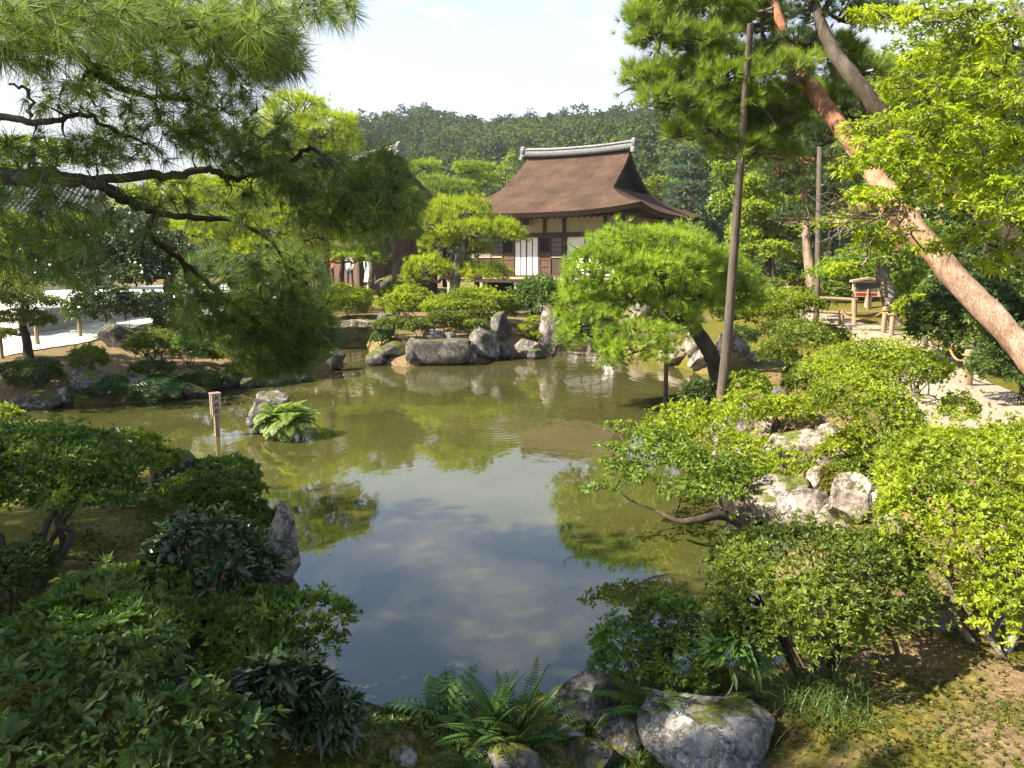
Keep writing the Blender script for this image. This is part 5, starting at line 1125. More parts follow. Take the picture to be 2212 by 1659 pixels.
for (u, v, ru, rv, n, d0, d1) in MASS:
    k = 0
    while k < n:
        a, r = rng.uniform(0, 2 * np.pi), math.sqrt(rng.random()); q = PD(u + ru * r * math.cos(a), v + rv * r * math.sin(a), rng.uniform(d0, d1))
        if q[2] < 0.18: continue
        P_.append(q); T_.append(rng.uniform(0.1, 0.75) + (0.15 if v < 260 else 0)); k += 1  # tufts of the upper masses tinted lighter, sunlight put into their colour
P_ = np.array(P_); T_ = np.array(T_)
tw = MB(); par = np.zeros((len(P_), 3)); order = np.argsort([np.min(np.linalg.norm(nodes - q, axis=1)) for q in P_])
for i in order:
    e = P_[i]; w = np.linalg.norm(nodes - e, axis=1); j = int(np.argmin(w)); s = nodes[j]; par[i] = e - s
    r0 = min(nrad[j] * .6, .006); r1 = .0018
    m = (s + e) / 2 + rng.normal(0, .10 * w[j], 3) + np.array([0, 0, .10 * w[j]])
    p = catmull([s, m, e], 3 if w[j] < .25 else 5); tw.tube(p, np.linspace(r0, r1, len(p)), 4, 0, False)
    nodes = np.vstack([nodes, p[2:]]); nrad = np.concatenate([nrad, np.linspace(r0, r1, len(p))[2:]])
tw.build('twigs', M['twig'], t1)
D_ = nrm(nrm(par) * .8 + np.array([.25, 0, -.12]) + .5 * rng.normal(size=par.shape))
nb = MB(); far = np.array([depth(q) for q in P_])
for lo, hi, n_, L_, w_ in ((0, 3.1, 46, .115, .0024), (3.1, 4.1, 40, .115, .0030), (4.1, 9, 40, .115, .0038)):
    k = (far >= lo) & (far < hi); tt = accents(T_[k], rng, .035)
    rosettes(nb, P_[k], D_[k], n_, L_, w_, .10, 1.45, rng, tt, .06, .3, 'needle')
nb.build('needles', M['needle_front'], t1)
# unseen crown added to this pine, laid out to shade the near bank and water
ub = []
for (x, y, z, r) in [(-7.0, 1.4, 6.3, 1.3), (-6.2, 1.6, 6.0, 1.2), (-5.5, 1.2, 6.1, .9), (-9.4, .7, 6.2, 1.4), (-7.8, .6, 6.3, 1.4), (-6.4, .7, 6.2, 1.3), (-8.8, 2.1, 6.4, 1.4), (-7.3, 2.1, 6.6, 1.3), (-6.0, 2.1, 6.4, 1.0), (-9.0, 3.5, 6.2, 1.3), (-7.7, 3.6, 6.4, 1.2), (-8.8, 4.9, 6.0, 1.1), (-7.6, 4.7, 6.1, .9), (-10, 2.5, 6.0, 1.2)]:
    ub.append((np.array([x, y, z]), np.array([r, r, r * .5])))
    for q in range(4): ub.append((np.array([x, y, z]) + rng.normal(0, .5, 3) * [r, r, .5 * r], np.array([r, r, r * .6]) * .45))
p, nn, k, fr = shell(ub, 6400, rng, low=-.9, inner=.85)
ubm = MB(); rosettes(ubm, p, nrm(nn + np.array([0, 0, .6])), 18, .20, .032, .2, 1.3, rng, clump_tint(p, rng), 0, .2, 'needle'); ubm.build('shade_needles', M['needle'], t1)
lb = MB(); branching(lb, trunk_p, np.linspace(.26, .10, len(trunk_p)), [q[0] for q in ub[::5]], rng, .03, 7, .02, .1); lb.build('limb', M['bark_dark'], t1, smooth=True)  # limbs that tie the added shade crown to the trunk
# ------------------------------------------------------------------ clipped azaleas and other shrubs
# the island and the hall bank
shrub('azalea', 'wide dome clipped azalea on the islet before the hall', (918, 1128, 626, 706), (1010, 712), M['azalea_yellow'], 1, cover=1.6, bark='bark_grey', tl=(.1, .7), low=.0, stems=8, stem_r=.02)
shrub('azalea', 'small dark azalea tucked under the wide dome azalea', (918, 1012, 672, 712), (965, 728), M['azalea'], 2, cover=1.5)
shrub('azalea', 'yellow green layered azalea behind the standing dark stone', (820, 945, 618, 690), (880, 702), M['azalea_yellow'], 3, cover=1.5, tl=(.3, .9))
shrub('azalea', 'golden azalea mound near the visitors and the stone bridge', (690, 815, 616, 690), (755, 700), M['azalea_yellow'], 4, cover=1.4, tl=(.4, .95), acc=.03)
shrub('azalea', 'dark clipped azalea in front of the mossy boulder by the visitors', (815, 905, 610, 660), (860, 672), M['azalea'], 5, cover=1.5)
shrub('shrub', 'loose green shrub under the hall veranda', (1105, 1228, 598, 700), (1165, 722), M['broad'], 6, cover=1.2, L=.09, W=.04, n=5, kind='kite', lumps=20)
shrub('shrub', 'little bright bonsai like shrub between the two tall islet stones', (1118, 1182, 682, 722), (1150, 738), M['azalea_yellow'], 7, tiers=[(1118, 1160, 700, 720, 0), (1135, 1182, 683, 703, 0), (1140, 1175, 715, 730, -.1)], cover=1.5)
shrub('shrub', 'flat topped green shrub beside the standing dark stone', (805, 892, 686, 716), (850, 738), M['azalea'], 8, cover=1.5)
shrub('shrub', 'ferny green tuft on the waterline stones of the islet', (800, 850, 712, 740), (826, 752), M['fern'], 9, cover=1.2)
shrub('shrub', 'small plant growing in the gap of the islet stones', (1045, 1075, 715, 760), (1060, 770), M['fern'], 10, cover=.9, L=.07, W=.03, stems=2)
shrub('shrub', 'low bushes lining the foot of the thatched hall', (1130, 1300, 625, 665), (1215, 690), M['azalea'], 11, cover=1.2)
shrub('shrub', 'dim hedge between the second hall and the crooked grey pine', (830, 930, 590, 622), (880, 645), M['azalea'], 12, cover=1.2)
# far bank to the right, by the path
shrub('azalea', 'trim ball azalea at the bend of the far path', (1700, 1748, 563, 592), (1722, 600), M['azalea'], 13, cover=1.5, stems=2)
shrub('azalea', 'twin topped azalea below the ball azalea on the far path', (1690, 1775, 586, 622), (1735, 632), M['azalea'], 14, cover=1.5)
shrub('azalea', 'long low lime azalea bank before the pale patchy tree', (1755, 1880, 560, 640), (1815, 655), M['maple_green'], 15, cover=1.4)
shrub('azalea', 'spreading azalea crossed by the grey upright pole', (1585, 1765, 628, 700), (1690, 722), M['azalea_yellow'], 16, cover=1.5, bark='bark_grey', tl=(.05, .6))
shrub('azalea', 'tiny umbrella shaped azalea on bare moss beside the tall pole', (1602, 1690, 652, 708), (1640, 726), M['azalea_yellow'], 17, cover=1.5, tl=(.1, .7), low=0.05, bark='bark_dark')
shrub('azalea', 'bushy azalea stepping down to the stones below the grey pole', (1640, 1790, 688, 812), (1722, 830), M['azalea'], 18, tiers=[(1650, 1790, 690, 745, .6), (1690, 1830, 700, 770, 0), (1640, 1720, 730, 800, -.1)], cover=1.4, bark='bark_dark')
shrub('azalea', 'round yellow green azalea at the foot of the tall pole', (1560, 1668, 804, 872), (1615, 890), M['azalea_yellow'], 19, cover=1.6, tl=(.1, .65))
shrub('shrub', 'dark shaded shrub dipping over the water behind the tall pole', (1468, 1552, 818, 905), (1515, 900), M['azalea_dark'], 20, cover=1.5)
shrub('shrub', 'sparse shrub under the round pine at the waterline', (1560, 1640, 700, 752), (1600, 765), M['broad'], 21, cover=1.0)
shrub('azalea', 'large airy sunlit azalea leaning over the path edge', (1745, 2050, 728, 985), (1900, 1012), M['azalea_yellow'], 22, tiers=[(1745, 2030, 735, 860, .6), (1750, 1950, 790, 950, 0), (1830, 1990, 840, 1000, -.2), (2030, 2110, 845, 930, 0), (1920, 2045, 750, 850, .4)],
      cover=1.05, L=.030, W=.012, n=6, lumps=30, bark='bark_grey', stem_r=.028, stems=7, tl=(.05, .75), acc=.012, inner=.5)
shrub('azalea', 'huge glowing yellow green azalea bank at the picture edge', (1905, 2330, 915, 1330), (2150, 1400), M['azalea_yellow'], 23, tiers=[(1895, 2220, 920, 1130, .5), (2030, 2350, 905, 1170, .7), (1960, 2280, 1050, 1280, 0), (2090, 2350, 1170, 1430, -.25), (1900, 2080, 1010, 1200, .1)],
      cover=1.0, L=.027, W=.0105, n=6, lumps=46, bark='bark_grey', stem_r=.03, stems=6, tl=(.1, .8), acc=.006)
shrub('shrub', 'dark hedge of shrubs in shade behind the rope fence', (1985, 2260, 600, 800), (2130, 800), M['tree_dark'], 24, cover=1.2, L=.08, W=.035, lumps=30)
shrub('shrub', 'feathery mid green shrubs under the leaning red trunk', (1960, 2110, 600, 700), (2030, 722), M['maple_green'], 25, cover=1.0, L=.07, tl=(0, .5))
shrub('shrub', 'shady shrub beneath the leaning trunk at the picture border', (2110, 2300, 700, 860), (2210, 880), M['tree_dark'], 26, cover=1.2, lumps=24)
# small maple that leans over the water
b = G(1668, 1180); dB = depth(b)
t = tree('maple', 'low spreading maple reaching over the water with a bent mossy bough', [b - np.array([0, 0, .1]), PD(1625, 1150, dB), PD(1560, 1112, dB - .1), PD(1510, 1122, dB - .15), PD(1465, 1125, dB - .1), PD(1415, 1102, dB)], [.05, .045, .05, .035, .026, .014],
     [(1300, 1050, 62, 16, dB), (1370, 1010, 90, 28, dB + .2), (1450, 975, 100, 36, dB + .4), (1420, 935, 90, 24, dB + .7), (1530, 1010, 90, 36, dB + .3), (1480, 1050, 90, 26, dB), (1560, 1050, 76, 30, dB), (1360, 970, 70, 26, dB + .5), (1600, 1010, 80, 30, dB + .4), (1340, 920, 50, 16, dB + .8)],
     M['maple_green'], 80, L=.046, W=.024, n=4, cover=.55, cat='maple', maxn=6000, sub=6, inner=.8, a0=1.0, a1=1.7, droop=.25, limb_r=.014, low=-.6, tl=(0.0, .5), kind='leaf', twigs=14)
shrub('shrub', 'light lime shrub sprawling over the bank stones behind the low maple', (1390, 1800, 880, 1080), (1650, 1075), M['maple_yellow'], 27, tiers=[(1385, 1580, 865, 1000, .5), (1490, 1720, 940, 1060, -.1), (1620, 1840, 955, 1085, -.35), (1540, 1670, 845, 930, .8), (1450, 1620, 920, 1020, .2)],
      cover=.8, L=.044, W=.022, n=4, lumps=30, tl=(.0, .7), inner=.7, low=-.5)
shrub('azalea', 'full rounded azalea over twisted stems on the mossy bank', (1520, 2005, 1125, 1445), (1770, 1478), M['azalea'], 28, tiers=[(1530, 1960, 1135, 1340, .1), (1640, 2010, 1190, 1380, 0), (1540, 1780, 1230, 1410, -.1), (1650, 1860, 1260, 1450, -.25), (1800, 1990, 1150, 1280, .3)],
      cover=1.2, L=.025, W=.009, n=7, lumps=46, bark='bark_dark', stem_r=.03, stems=7, tl=(.05, .8), acc=.006, low=-.1)
shrub('azalea', 'bristly green azalea between the water and the big rounded one', (1272, 1532, 1292, 1520), (1430, 1530), M['azalea_bright'], 29, tiers=[(1285, 1440, 1340, 1440, .1), (1370, 1520, 1290, 1400, .2), (1400, 1540, 1380, 1500, -.05), (1280, 1420, 1400, 1460, 0)], cover=1.3, L=.027, W=.0085, n=8, lumps=28, bark='bark_dark', tl=(.0, .7))
shrub('shrub', 'thin stemmed sapling with narrow leaves beside the big rounded azalea', (1518, 1650, 1330, 1470), (1592, 1555), M['fern'], 30, cover=.75, L=.09, W=.022, n=7, kind='leaf', droop=.2, lumps=8, stems=1, stem_r=.010, bark='bark_grey', tl=(.0, .6), low=-.1)
# near bank opposite
shrub('azalea', 'dark tiered azalea tree on bent trunks over the moss slope', (-120, 330, 915, 1130), (35, 1285), M['azalea_bright'], 31, tiers=[(-100, 240, 920, 1010, .3), (60, 320, 955, 1050, .1), (-120, 180, 1000, 1090, 0), (90, 290, 1030, 1100, -.1)], dd=.45,
      cover=1.7, L=.036, W=.013, n=7, lumps=40, bark='bark_dark', stem_r=.04, stems=5, tl=(.0, .6), low=-.1)
shrub('azalea', 'bright topped azalea standing before the dark round boulder', (198, 365, 936, 1060), (245, 1095), M['azalea_yellow'], 32, tiers=[(200, 345, 936, 985, .1), (230, 380, 965, 1030, 0)], cover=1.5, L=.04, W=.015, n=7, bark='bark_grey', tl=(0, .5), low=0, stem_r=.03)
shrub('shrub', 'glossy light green shrub poking out over the water', (418, 558, 990, 1050), (440, 1075), M['broad'], 33, cover=1.1, L=.07, W=.026, n=6, kind='leaf', tl=(.4, 1.0), stems=3)
shrub('azalea', 'clipped green azalea at the water below the dark boulder', (340, 565, 1018, 1160), (450, 1180), M['azalea_bright'], 34, tiers=[(350, 555, 1020, 1090, .1), (400, 590, 1070, 1190, 0)], cover=1.6, L=.036, W=.013, n=7, tl=(0, .6))
shrub('shrub', 'broad leaved glossy shrub with pale backlit leaf tips', (318, 585, 1115, 1300), (425, 1410), M['glossy'], 35, cover=1.1, L=.058, W=.022, n=6, kind='leaf', droop=.2, lumps=26, bark='bark_dark', stem_r=.022, stems=5, tl=(.1, .9))
shrub('azalea', 'low star leaved azalea spreading below the dark tiered one', (30, 410, 1225, 1440), (220, 1455), M['azalea_bright'], 36, tiers=[(130, 400, 1225, 1330, .2), (30, 270, 1290, 1430, 0), (200, 420, 1290, 1400, 0)], cover=1.2, L=.048, W=.014, n=8, lumps=26, tl=(.05, .75), stems=4)
shrub('azalea', 'star leaved azalea branching out above the dark water', (420, 762, 1270, 1450), (560, 1500), M['azalea_bright'], 37, tiers=[(430, 640, 1275, 1370, 0), (580, 762, 1285, 1390, .05), (430, 600, 1350, 1450, -.1), (620, 740, 1360, 1420, 0)], cover=1.2, L=.046, W=.013, n=9, lumps=22, tl=(.1, .9), stems=4, bark='bark_dark')
shrub('shrub', 'big five fingered leafy shrub filling the near corner', (-60, 560, 1370, 1760), (210, 1750), M['broad'], 38, tiers=[(-60, 280, 1385, 1560, .15), (150, 390, 1340, 1480, .2), (60, 420, 1480, 1680, 0), (250, 560, 1480, 1720, -.05), (-60, 180, 1560, 1760, -.2), (330, 540, 1580, 1750, -.15)],
      cover=.9, L=.054, W=.021, n=5, kind='leaf', lumps=36, droop=.1, a0=.7, a1=1.45, tl=(0, .75), d=2.75, stems=6, stem_r=.012)
shrub('shrub', 'dark long leaved shrub under the star leaved azalea', (515, 705, 1425, 1600), (605, 1625), M['glossy'], 39, cover=.95, L=.095, W=.028, n=7, kind='leaf', droop=.3, lumps=12, stems=4, stem_r=.010, tl=(.1, .8))
shrub('shrub', 'small long leaved sprig at the water edge near the ferns', (640, 775, 1490, 1600), (705, 1630), M['glossy'], 40, cover=.85, L=.07, W=.022, n=7, kind='leaf', droop=.3, lumps=8, stems=3, stem_r=.007, tl=(.2, .95))
shrub('azalea', 'yellow clipped azalea tip at the picture border above the dark tiered one', (-60, 38, 872, 925), (-5, 950), M['azalea_yellow'], 41, cover=1.6, L=.04, d=8.2)
# far bank opposite
shrub('azalea', 'rounded azalea on a crooked stem above the bank ferns', (275, 402, 716, 782), (345, 792), M['azalea'], 42, cover=1.4, bark='bark_dark', tl=(.1, .8), stem_r=.03)
shrub('shrub', 'pale shiny leaved shrub beside the rounded bank azalea', (368, 456, 722, 786), (412, 796), M['broad'], 43, cover=1.2, L=.08, W=.035, n=5, tl=(.4, 1))
shrub('azalea', 'low yellow green shrubs along the far bank edge', (490, 590, 782, 818), (540, 832), M['azalea_yellow'], 44, cover=1.4, tl=(0, .6))
shrub('shrub', 'spreading dark branch shrub before the white sand', (150, 350, 636, 702), (262, 730), M['azalea_dark'], 45, cover=1.0, L=.09, W=.04, n=5, tl=(.2, 1), bark='bark_dark')
shrub('shrub', 'dim bank shrub hanging above the dark water', (385, 500, 800, 850), (440, 846), M['azalea_dark'], 46, cover=1.2)
shrub('shrub', 'dark shrub growing between the bank stones', (190, 290, 815, 862), (240, 866), M['azalea_dark'], 47, cover=1.2)

shrub('azalea', 'dim low azalea hugging the moss under the dark tiered one', (-90, 120, 1180, 1290), (20, 1330), M['azalea_dark'], 61, cover=1.3, L=.04, W=.014, n=7, stems=3)
shrub('shrub', 'deep green shrub filling the dark gap above the corner shrub', (330, 520, 1330, 1440), (430, 1470), M['azalea_dark'], 63, cover=1.1, L=.045, W=.016, stems=3)
shrub('azalea', 'green azalea cushion on the stony bank under the low lime shrub', (1800, 1915, 985, 1040), (1860, 1060), M['azalea'], 64, cover=1.2, L=.034, W=.013, stems=3)
shrub('shrub', 'reddish moss cushion between the veined boulder and the white one', (1770, 1860, 1000, 1080), (1800, 1085), M['moss'], 65, cover=1.6, L=.02, W=.008, n=6, stems=0, tl=(.6, 1.05), loose=.1)

shrub('azalea', 'small lime azalea filling the bank between the fissured and veined boulders', (1770, 1900, 930, 1010), (1840, 1030), M['azalea_yellow'], 66, cover=1.2, L=.034, W=.013, stems=3)
shrub('azalea', 'low green azalea clump below the round yellow green one', (1640, 1760, 850, 925), (1700, 940), M['azalea_yellow'], 67, cover=1.2, L=.04, W=.015, stems=3)
shrub('azalea', 'clipped azalea on the slope between the grey pole and the airy azalea', (1690, 1790, 790, 860), (1740, 880), M['azalea'], 68, cover=1.2, stems=3)
shrub('shrub', 'low green plants on the islet between the stones and the dome azalea', (870, 930, 690, 728), (900, 738), M['azalea'], 69, cover=1.2, stems=2)
shrub('shrub', 'mossy green mat capping the islet edge', (985, 1060, 690, 722), (1020, 732), M['azalea'], 70, cover=1.2, stems=2)

# planting that closes the view beyond the path
for k, (lab, box, d_, mt) in enumerate([('lime azalea mass rising behind the notice board', (1800, 1960, 540, 640), 28, 'azalea_yellow'), ('dark undergrowth under the yellow maple', (1580, 1720, 560, 615), 33, 'tree_dark'), ('bright azalea bank along the bend of the far path', (1740, 1840, 575, 640), 27, 'azalea_yellow'),
        ('shaded hedge behind the ball azalea', (1660, 1830, 530, 590), 34, 'tree_dark'), ('mid green bushes filling the space beyond the wooden rail', (1745, 1832, 608, 665), 20, 'azalea'), ('leafy understory around the pale patchy trunk', (1930, 2050, 570, 660), 18, 'maple_green'),
        ('low azaleas on the rise behind the umbrella azalea', (1600, 1700, 600, 650), 26, 'azalea'), ('dark green understory beneath the tall lime green tree', (1950, 2120, 520, 620), 24, 'tree_dark'), ('yellow green bushes between the rope fence and the pale trunk', (1935, 2010, 640, 700), 15.5, 'azalea_yellow'),
        ('bushy green slope planting behind the round pine trunk', (1540, 1620, 640, 700), 22, 'azalea')]):
    b = PD((box[0] + box[1]) / 2, box[3], d_); b[2] = float(hgt(np.array([b[0]]), np.array([b[1]]))[0])
    t = shrub('shrub', lab, box, ((box[0] + box[1]) / 2, box[3]), M[mt], 200 + k, cover=1.1, L=.07, W=.028, lumps=22, stems=3, d=d_, low=-.4)

for k, (lab, box, base, mt) in enumerate([('dark low azalea at the sunken corner of the far bank', (10, 135, 775, 835), (70, 838), 'azalea_dark'), ('small azalea on the bare far bank before the mossy boulder', (150, 235, 750, 805), (195, 812), 'azalea'), ('green azalea behind the drooping pine tips on the far bank', (450, 570, 728, 796), (510, 806), 'azalea'),
        ('low shrub above the drooping bank fern', (285, 375, 778, 818), (330, 824), 'azalea_dark'), ('broad dark shrub at the root of the camellia like tree', (330, 450, 668, 722), (390, 728), 'azalea_dark'), ('leafy shrub on the bank end near the slab bridge', (610, 720, 740, 800), (665, 806), 'azalea')]):
    shrub('shrub', lab, box, base, M[mt], 230 + k, cover=1.2, stems=3)
# ------------------------------------------------------------------ stones
G_isl, G_rb, G_lb = 'stones set along the islet shore', 'stones of the sunlit bank', 'stones of the far bank'
R = rock
R('standing dark stone with a rounded head on the islet', 832, 672, 735, 46, M['rock_dark'], 1, group=G_isl, point=.25)
R('long flat cut stone block at the waterline of the islet', 947, 738, 786, 124, M['rock'], 2, group=G_isl, block=True, cuts=4, rough=.035, thick=.5)
R('pale grey slanted stone beside the flat cut block', 1044, 700, 776, 72, M['rock'], 3, group=G_isl, point=.3)
R('tall dark standing stone behind the slanted grey one', 1078, 662, 738, 56, M['rock_dark'], 4, group=G_isl, point=.3, cuts=14)
R('tallest pale standing stone with a knobbly top on the islet', 1187, 657, 772, 56, M['rock_warm'], 5, group=G_isl, point=.42, cuts=7, rough=.13)
R('squat stone between the slanted stone and the tallest one', 1134, 728, 774, 66, M['rock_warm'], 6, group=G_isl)
R('mossy dark stone at the water beside the flat cut block', 838, 742, 788, 84, M['rock_dark'], 7, group=G_isl)
R('small pointed stone with moss standing in the shallows', 886, 764, 792, 30, M['rock_dark'], 8, group=G_isl, point=.4)
R('low stone above the flat cut block on the islet', 935, 712, 736, 46, M['rock_warm'], 9, group=G_isl)
R('tiny round stone on the islet moss', 972, 716, 732, 26, M['rock'], 10, group=G_isl)
R('wide mossy boulder near the visitors', 840, 598, 650, 68, M['rock'], 12, group=None)
R('dark dumpy boulder carrying moss beside the sand court', 252, 690, 752, 84, M['rock_dark'], 13, group=G_lb)
R('grey block in the far bank above the small fern', 186, 798, 852, 84, M['rock'], 14, group=G_lb)
R('stone beside the little waterfall stain on the far bank', 575, 790, 832, 66, M['rock_warm'], 15, group=G_lb)
R('half hidden stone behind the drooping bank fern', 300, 806, 862, 70, M['rock_dark'], 16, group=G_lb)
R('low wet stone at the shaded corner of the water', 70, 842, 888, 110, M['rock_dark'], 17, group=G_lb)
R('dark stone under the drooping pine boughs', 480, 808, 842, 60, M['rock_dark'], 18, group=G_lb)
R('dark boulder under the slab bridge end', 716, 745, 792, 50, M['rock_dark'], 58, group=G_lb)
R('craggy rock standing alone in the pond with a fern', 575, 840, 938, 110, M['rock'], 19, thick=.7, point=.25, cuts=14, rough=.12)
R('dark round boulder between azaleas at the near shore', 374, 958, 1062, 92, M['rock_dark'], 20, base=(374, 1068))
R('tall pointed slab stone rising from the near shore water', 606, 1090, 1300, 116, M['rock_warm'], 21, base=(602, 1298), thick=.5, point=.55, cuts=13, tilt=.10, rough=.10)
R('shaded stone among the broad leaved shrubs', 420, 1390, 1500, 90, M['rock_dark'], 22)
# bright bank
for k, (lab, u, vt, vb, w, mt, kw) in enumerate([
    ('dark cracked boulder below the grey upright pole', 1586, 712, 772, 66, 'rock_warm', {}),
    ('pale stone at the waterline under the round pine trunk', 1520, 752, 800, 64, 'rock_warm', {}),
    ('flat light stone in the water past the pine prop', 1462, 748, 788, 66, 'rock_pale', {}),
    ('upright pale stone behind the round pine trunk', 1500, 716, 765, 50, 'rock_pale', {}),
    ('small white stone on the moss by the umbrella azalea', 1665, 715, 728, 30, 'rock_pale', {}),
    ('grey hump stone below the bushy stepping azalea', 1632, 752, 785, 40, 'rock_warm', {}),
    ('low dark stone behind the round yellow green azalea', 1676, 832, 866, 56, 'rock', {}),
    ('reddish stone tucked beside the tall pole foot', 1600, 868, 948, 78, 'rock_warm', {'point': .2}),
    ('small chalky stone with a white top beside the lime shrub', 1664, 884, 934, 56, 'rock_pale', {}),
    ('wide fissured boulder under the large airy azalea', 1715, 915, 1025, 138, 'rock_warm', {}),
    ('smooth tan boulder next to the fissured one', 1800, 912, 1005, 116, 'rock_pale', {}),
    ('veined boulder under the low maple with dark cracks', 1695, 1020, 1150, 150, 'rock_warm', {'cuts': 14}),
    ('blocky veined stone above the rounded azalea', 1752, 1045, 1150, 100, 'rock_warm', {}),
    ('brilliant white angular stone below the glowing azalea bank', 1846, 1015, 1135, 130, 'rock_pale', {'cuts': 15, 'point': .25}),
    ('round pale stone leaning on the white angular one', 1788, 1085, 1148, 62, 'rock_pale', {}),
    ('pale stone in the shadow gap of the glowing azalea bank', 1945, 1150, 1225, 110, 'rock_pale', {}),
    ('chalky stone block over the white angular stone', 1900, 1052, 1130, 80, 'rock_pale', {}),
    ('lichen covered stone lying on the mossy ground', 2040, 1300, 1362, 92, 'rock', {}),
    ('little stone half under the glowing azalea bank', 2178, 1318, 1352, 46, 'rock_warm', {}),
    ('light stone heap seen through the round pine', 1332, 640, 690, 60, 'rock_pale', {}),
    ('low slab stone seen under the round pine boughs', 1295, 682, 712, 66, 'rock_pale', {}),
    ('rough stone by the far shore under the round pine', 1385, 648, 690, 46, 'rock_pale', {}),
    ('stone at the waterline below the low lime shrub', 1560, 940, 985, 60, 'rock_warm', {}),
    ('dark wet stone at the foot of the low maple', 1690, 1150, 1200, 60, 'rock_dark', {})]):
    R(lab, u, vt, vb, w, M[mt], 30 + k, group=G_rb, **kw)
R('big flat lichened boulder beside the fern clump', 1590, 1562, 1740, 320, M['rock_flat'], 70, base=(1575, 1662), thick=1.0, cuts=12, rough=.06, top_flat=True)
R('sloping grey rock between both fern clumps at the water', 1262, 1466, 1570, 170, M['rock'], 71, base=(1275, 1545), thick=.7, cuts=9)
R('mossy rounded stone beside the little stream', 1340, 1560, 1640, 130, M['rock_dark'], 72, base=(1340, 1625), cuts=6)
R('dark wet stone bedding the little stream', 1290, 1625, 1700, 120, M['rock_dark'], 73, base=(1290, 1668))
R('grey stone lying at the bottom edge near the moss', 1110, 1625, 1690, 110, M['rock'], 74, base=(1110, 1668))
R('thin pale stone by the near path shadow', 860, 1612, 1650, 70, M['rock'], 76, base=(860, 1650))
# slab bridges to the islet
def slab(label, a, b2, w, th):
    a, b2 = np.asarray(a, float), np.asarray(b2, float); p = catmull([a, (a + b2) / 2 + [0, 0, .07], b2], 8); d_ = nrm(b2 - a); s = np.array([-d_[1], d_[0], 0]) * w / 2
    rg = np.random.default_rng(3); e = np.stack([p - s, p + s, p + s - [0, 0, th], p - s - [0, 0, th]], 1); e += rg.normal(0, .012, e.shape); m = len(p); mb = MB(); i = np.arange(m - 1) * 4
    for q in range(4): mb.add(e.reshape(-1, 3), np.stack([i + q, i + q + 4, i + (q + 1) % 4 + 4, i + (q + 1) % 4], 1))
    for k in (0, m - 1): mb.add(e[k], [[0, 1, 2, 3]])
    return tag(mb.build('stone_bridge', M['rock_pale'], None, loc=p[0]), label, 'bridge')
slab('flat pale stone slab bridge running to the islet near the visitors', PZ(690, 700, .72), PZ(818, 694, .80), .75, .16)
slab('short stone slab bridge beside the tallest islet stone', PZ(1196, 702, .72), PZ(1300, 700, .72), .6, .16)

for k, (lab, u, vt, vb, w, mt) in enumerate([('dark low stone between the slanted and squat islet stones', 1088, 742, 776, 46, 'rock_dark'), ('wet low stone closing the islet corner', 812, 756, 790, 44, 'rock_dark'), ('rough stone wedged at the end of the flat cut block', 1008, 752, 786, 40, 'rock_warm'),
        ('low wet stone beneath the tallest islet stone', 1160, 748, 776, 40, 'rock_dark'), ('stone shoulder behind the flat cut block', 900, 728, 748, 50, 'rock')]):
    R(lab, u, vt, vb, w, M[mt], 90 + k, group=G_isl)
for k, (lab, u, vt, vb, w, mt) in enumerate([('broken stone at the far bank near the fern clump', 420, 828, 862, 56, 'rock_dark'), ('flat bank stone next to the drooping pine tips', 640, 800, 826, 60, 'rock_dark'), ('bank stone between the wet corner stone and the grey block', 130, 835, 878, 62, 'rock'), ('round bank stone in shade under the low yellow shrubs', 530, 812, 840, 50, 'rock_dark')]):
    R(lab, u, vt, vb, w, M[mt], 100 + k, group=G_lb)

for k, (lab, u, vt, vb, w, mt) in enumerate([('small chalky stone under the lime shrub nearest the tall pole', 1618, 950, 990, 56, 'rock_pale'), ('tan stone peeping between the lime shrub and the fissured boulder', 1672, 965, 1012, 70, 'rock_warm'), ('pale chipped stone just above the blocky veined one', 1770, 1005, 1050, 66, 'rock_pale'),
        ('warm stone at the root of the large airy azalea', 1880, 985, 1030, 70, 'rock_warm'), ('narrow pale stone between the round leaning stone and the rounded azalea', 1815, 1120, 1165, 60, 'rock_pale'), ('stone poking out by the glowing azalea bank and chalky block', 1930, 1105, 1150, 70, 'rock_pale'),
        ('small upright stone between tall pole and round azalea', 1545, 905, 940, 40, 'rock_warm'), ('waterline stone under the low maple bough', 1625, 1085, 1135, 70, 'rock_warm')]):
    R(lab, u, vt, vb, w, M[mt], 120 + k, group=G_rb, point=.15)
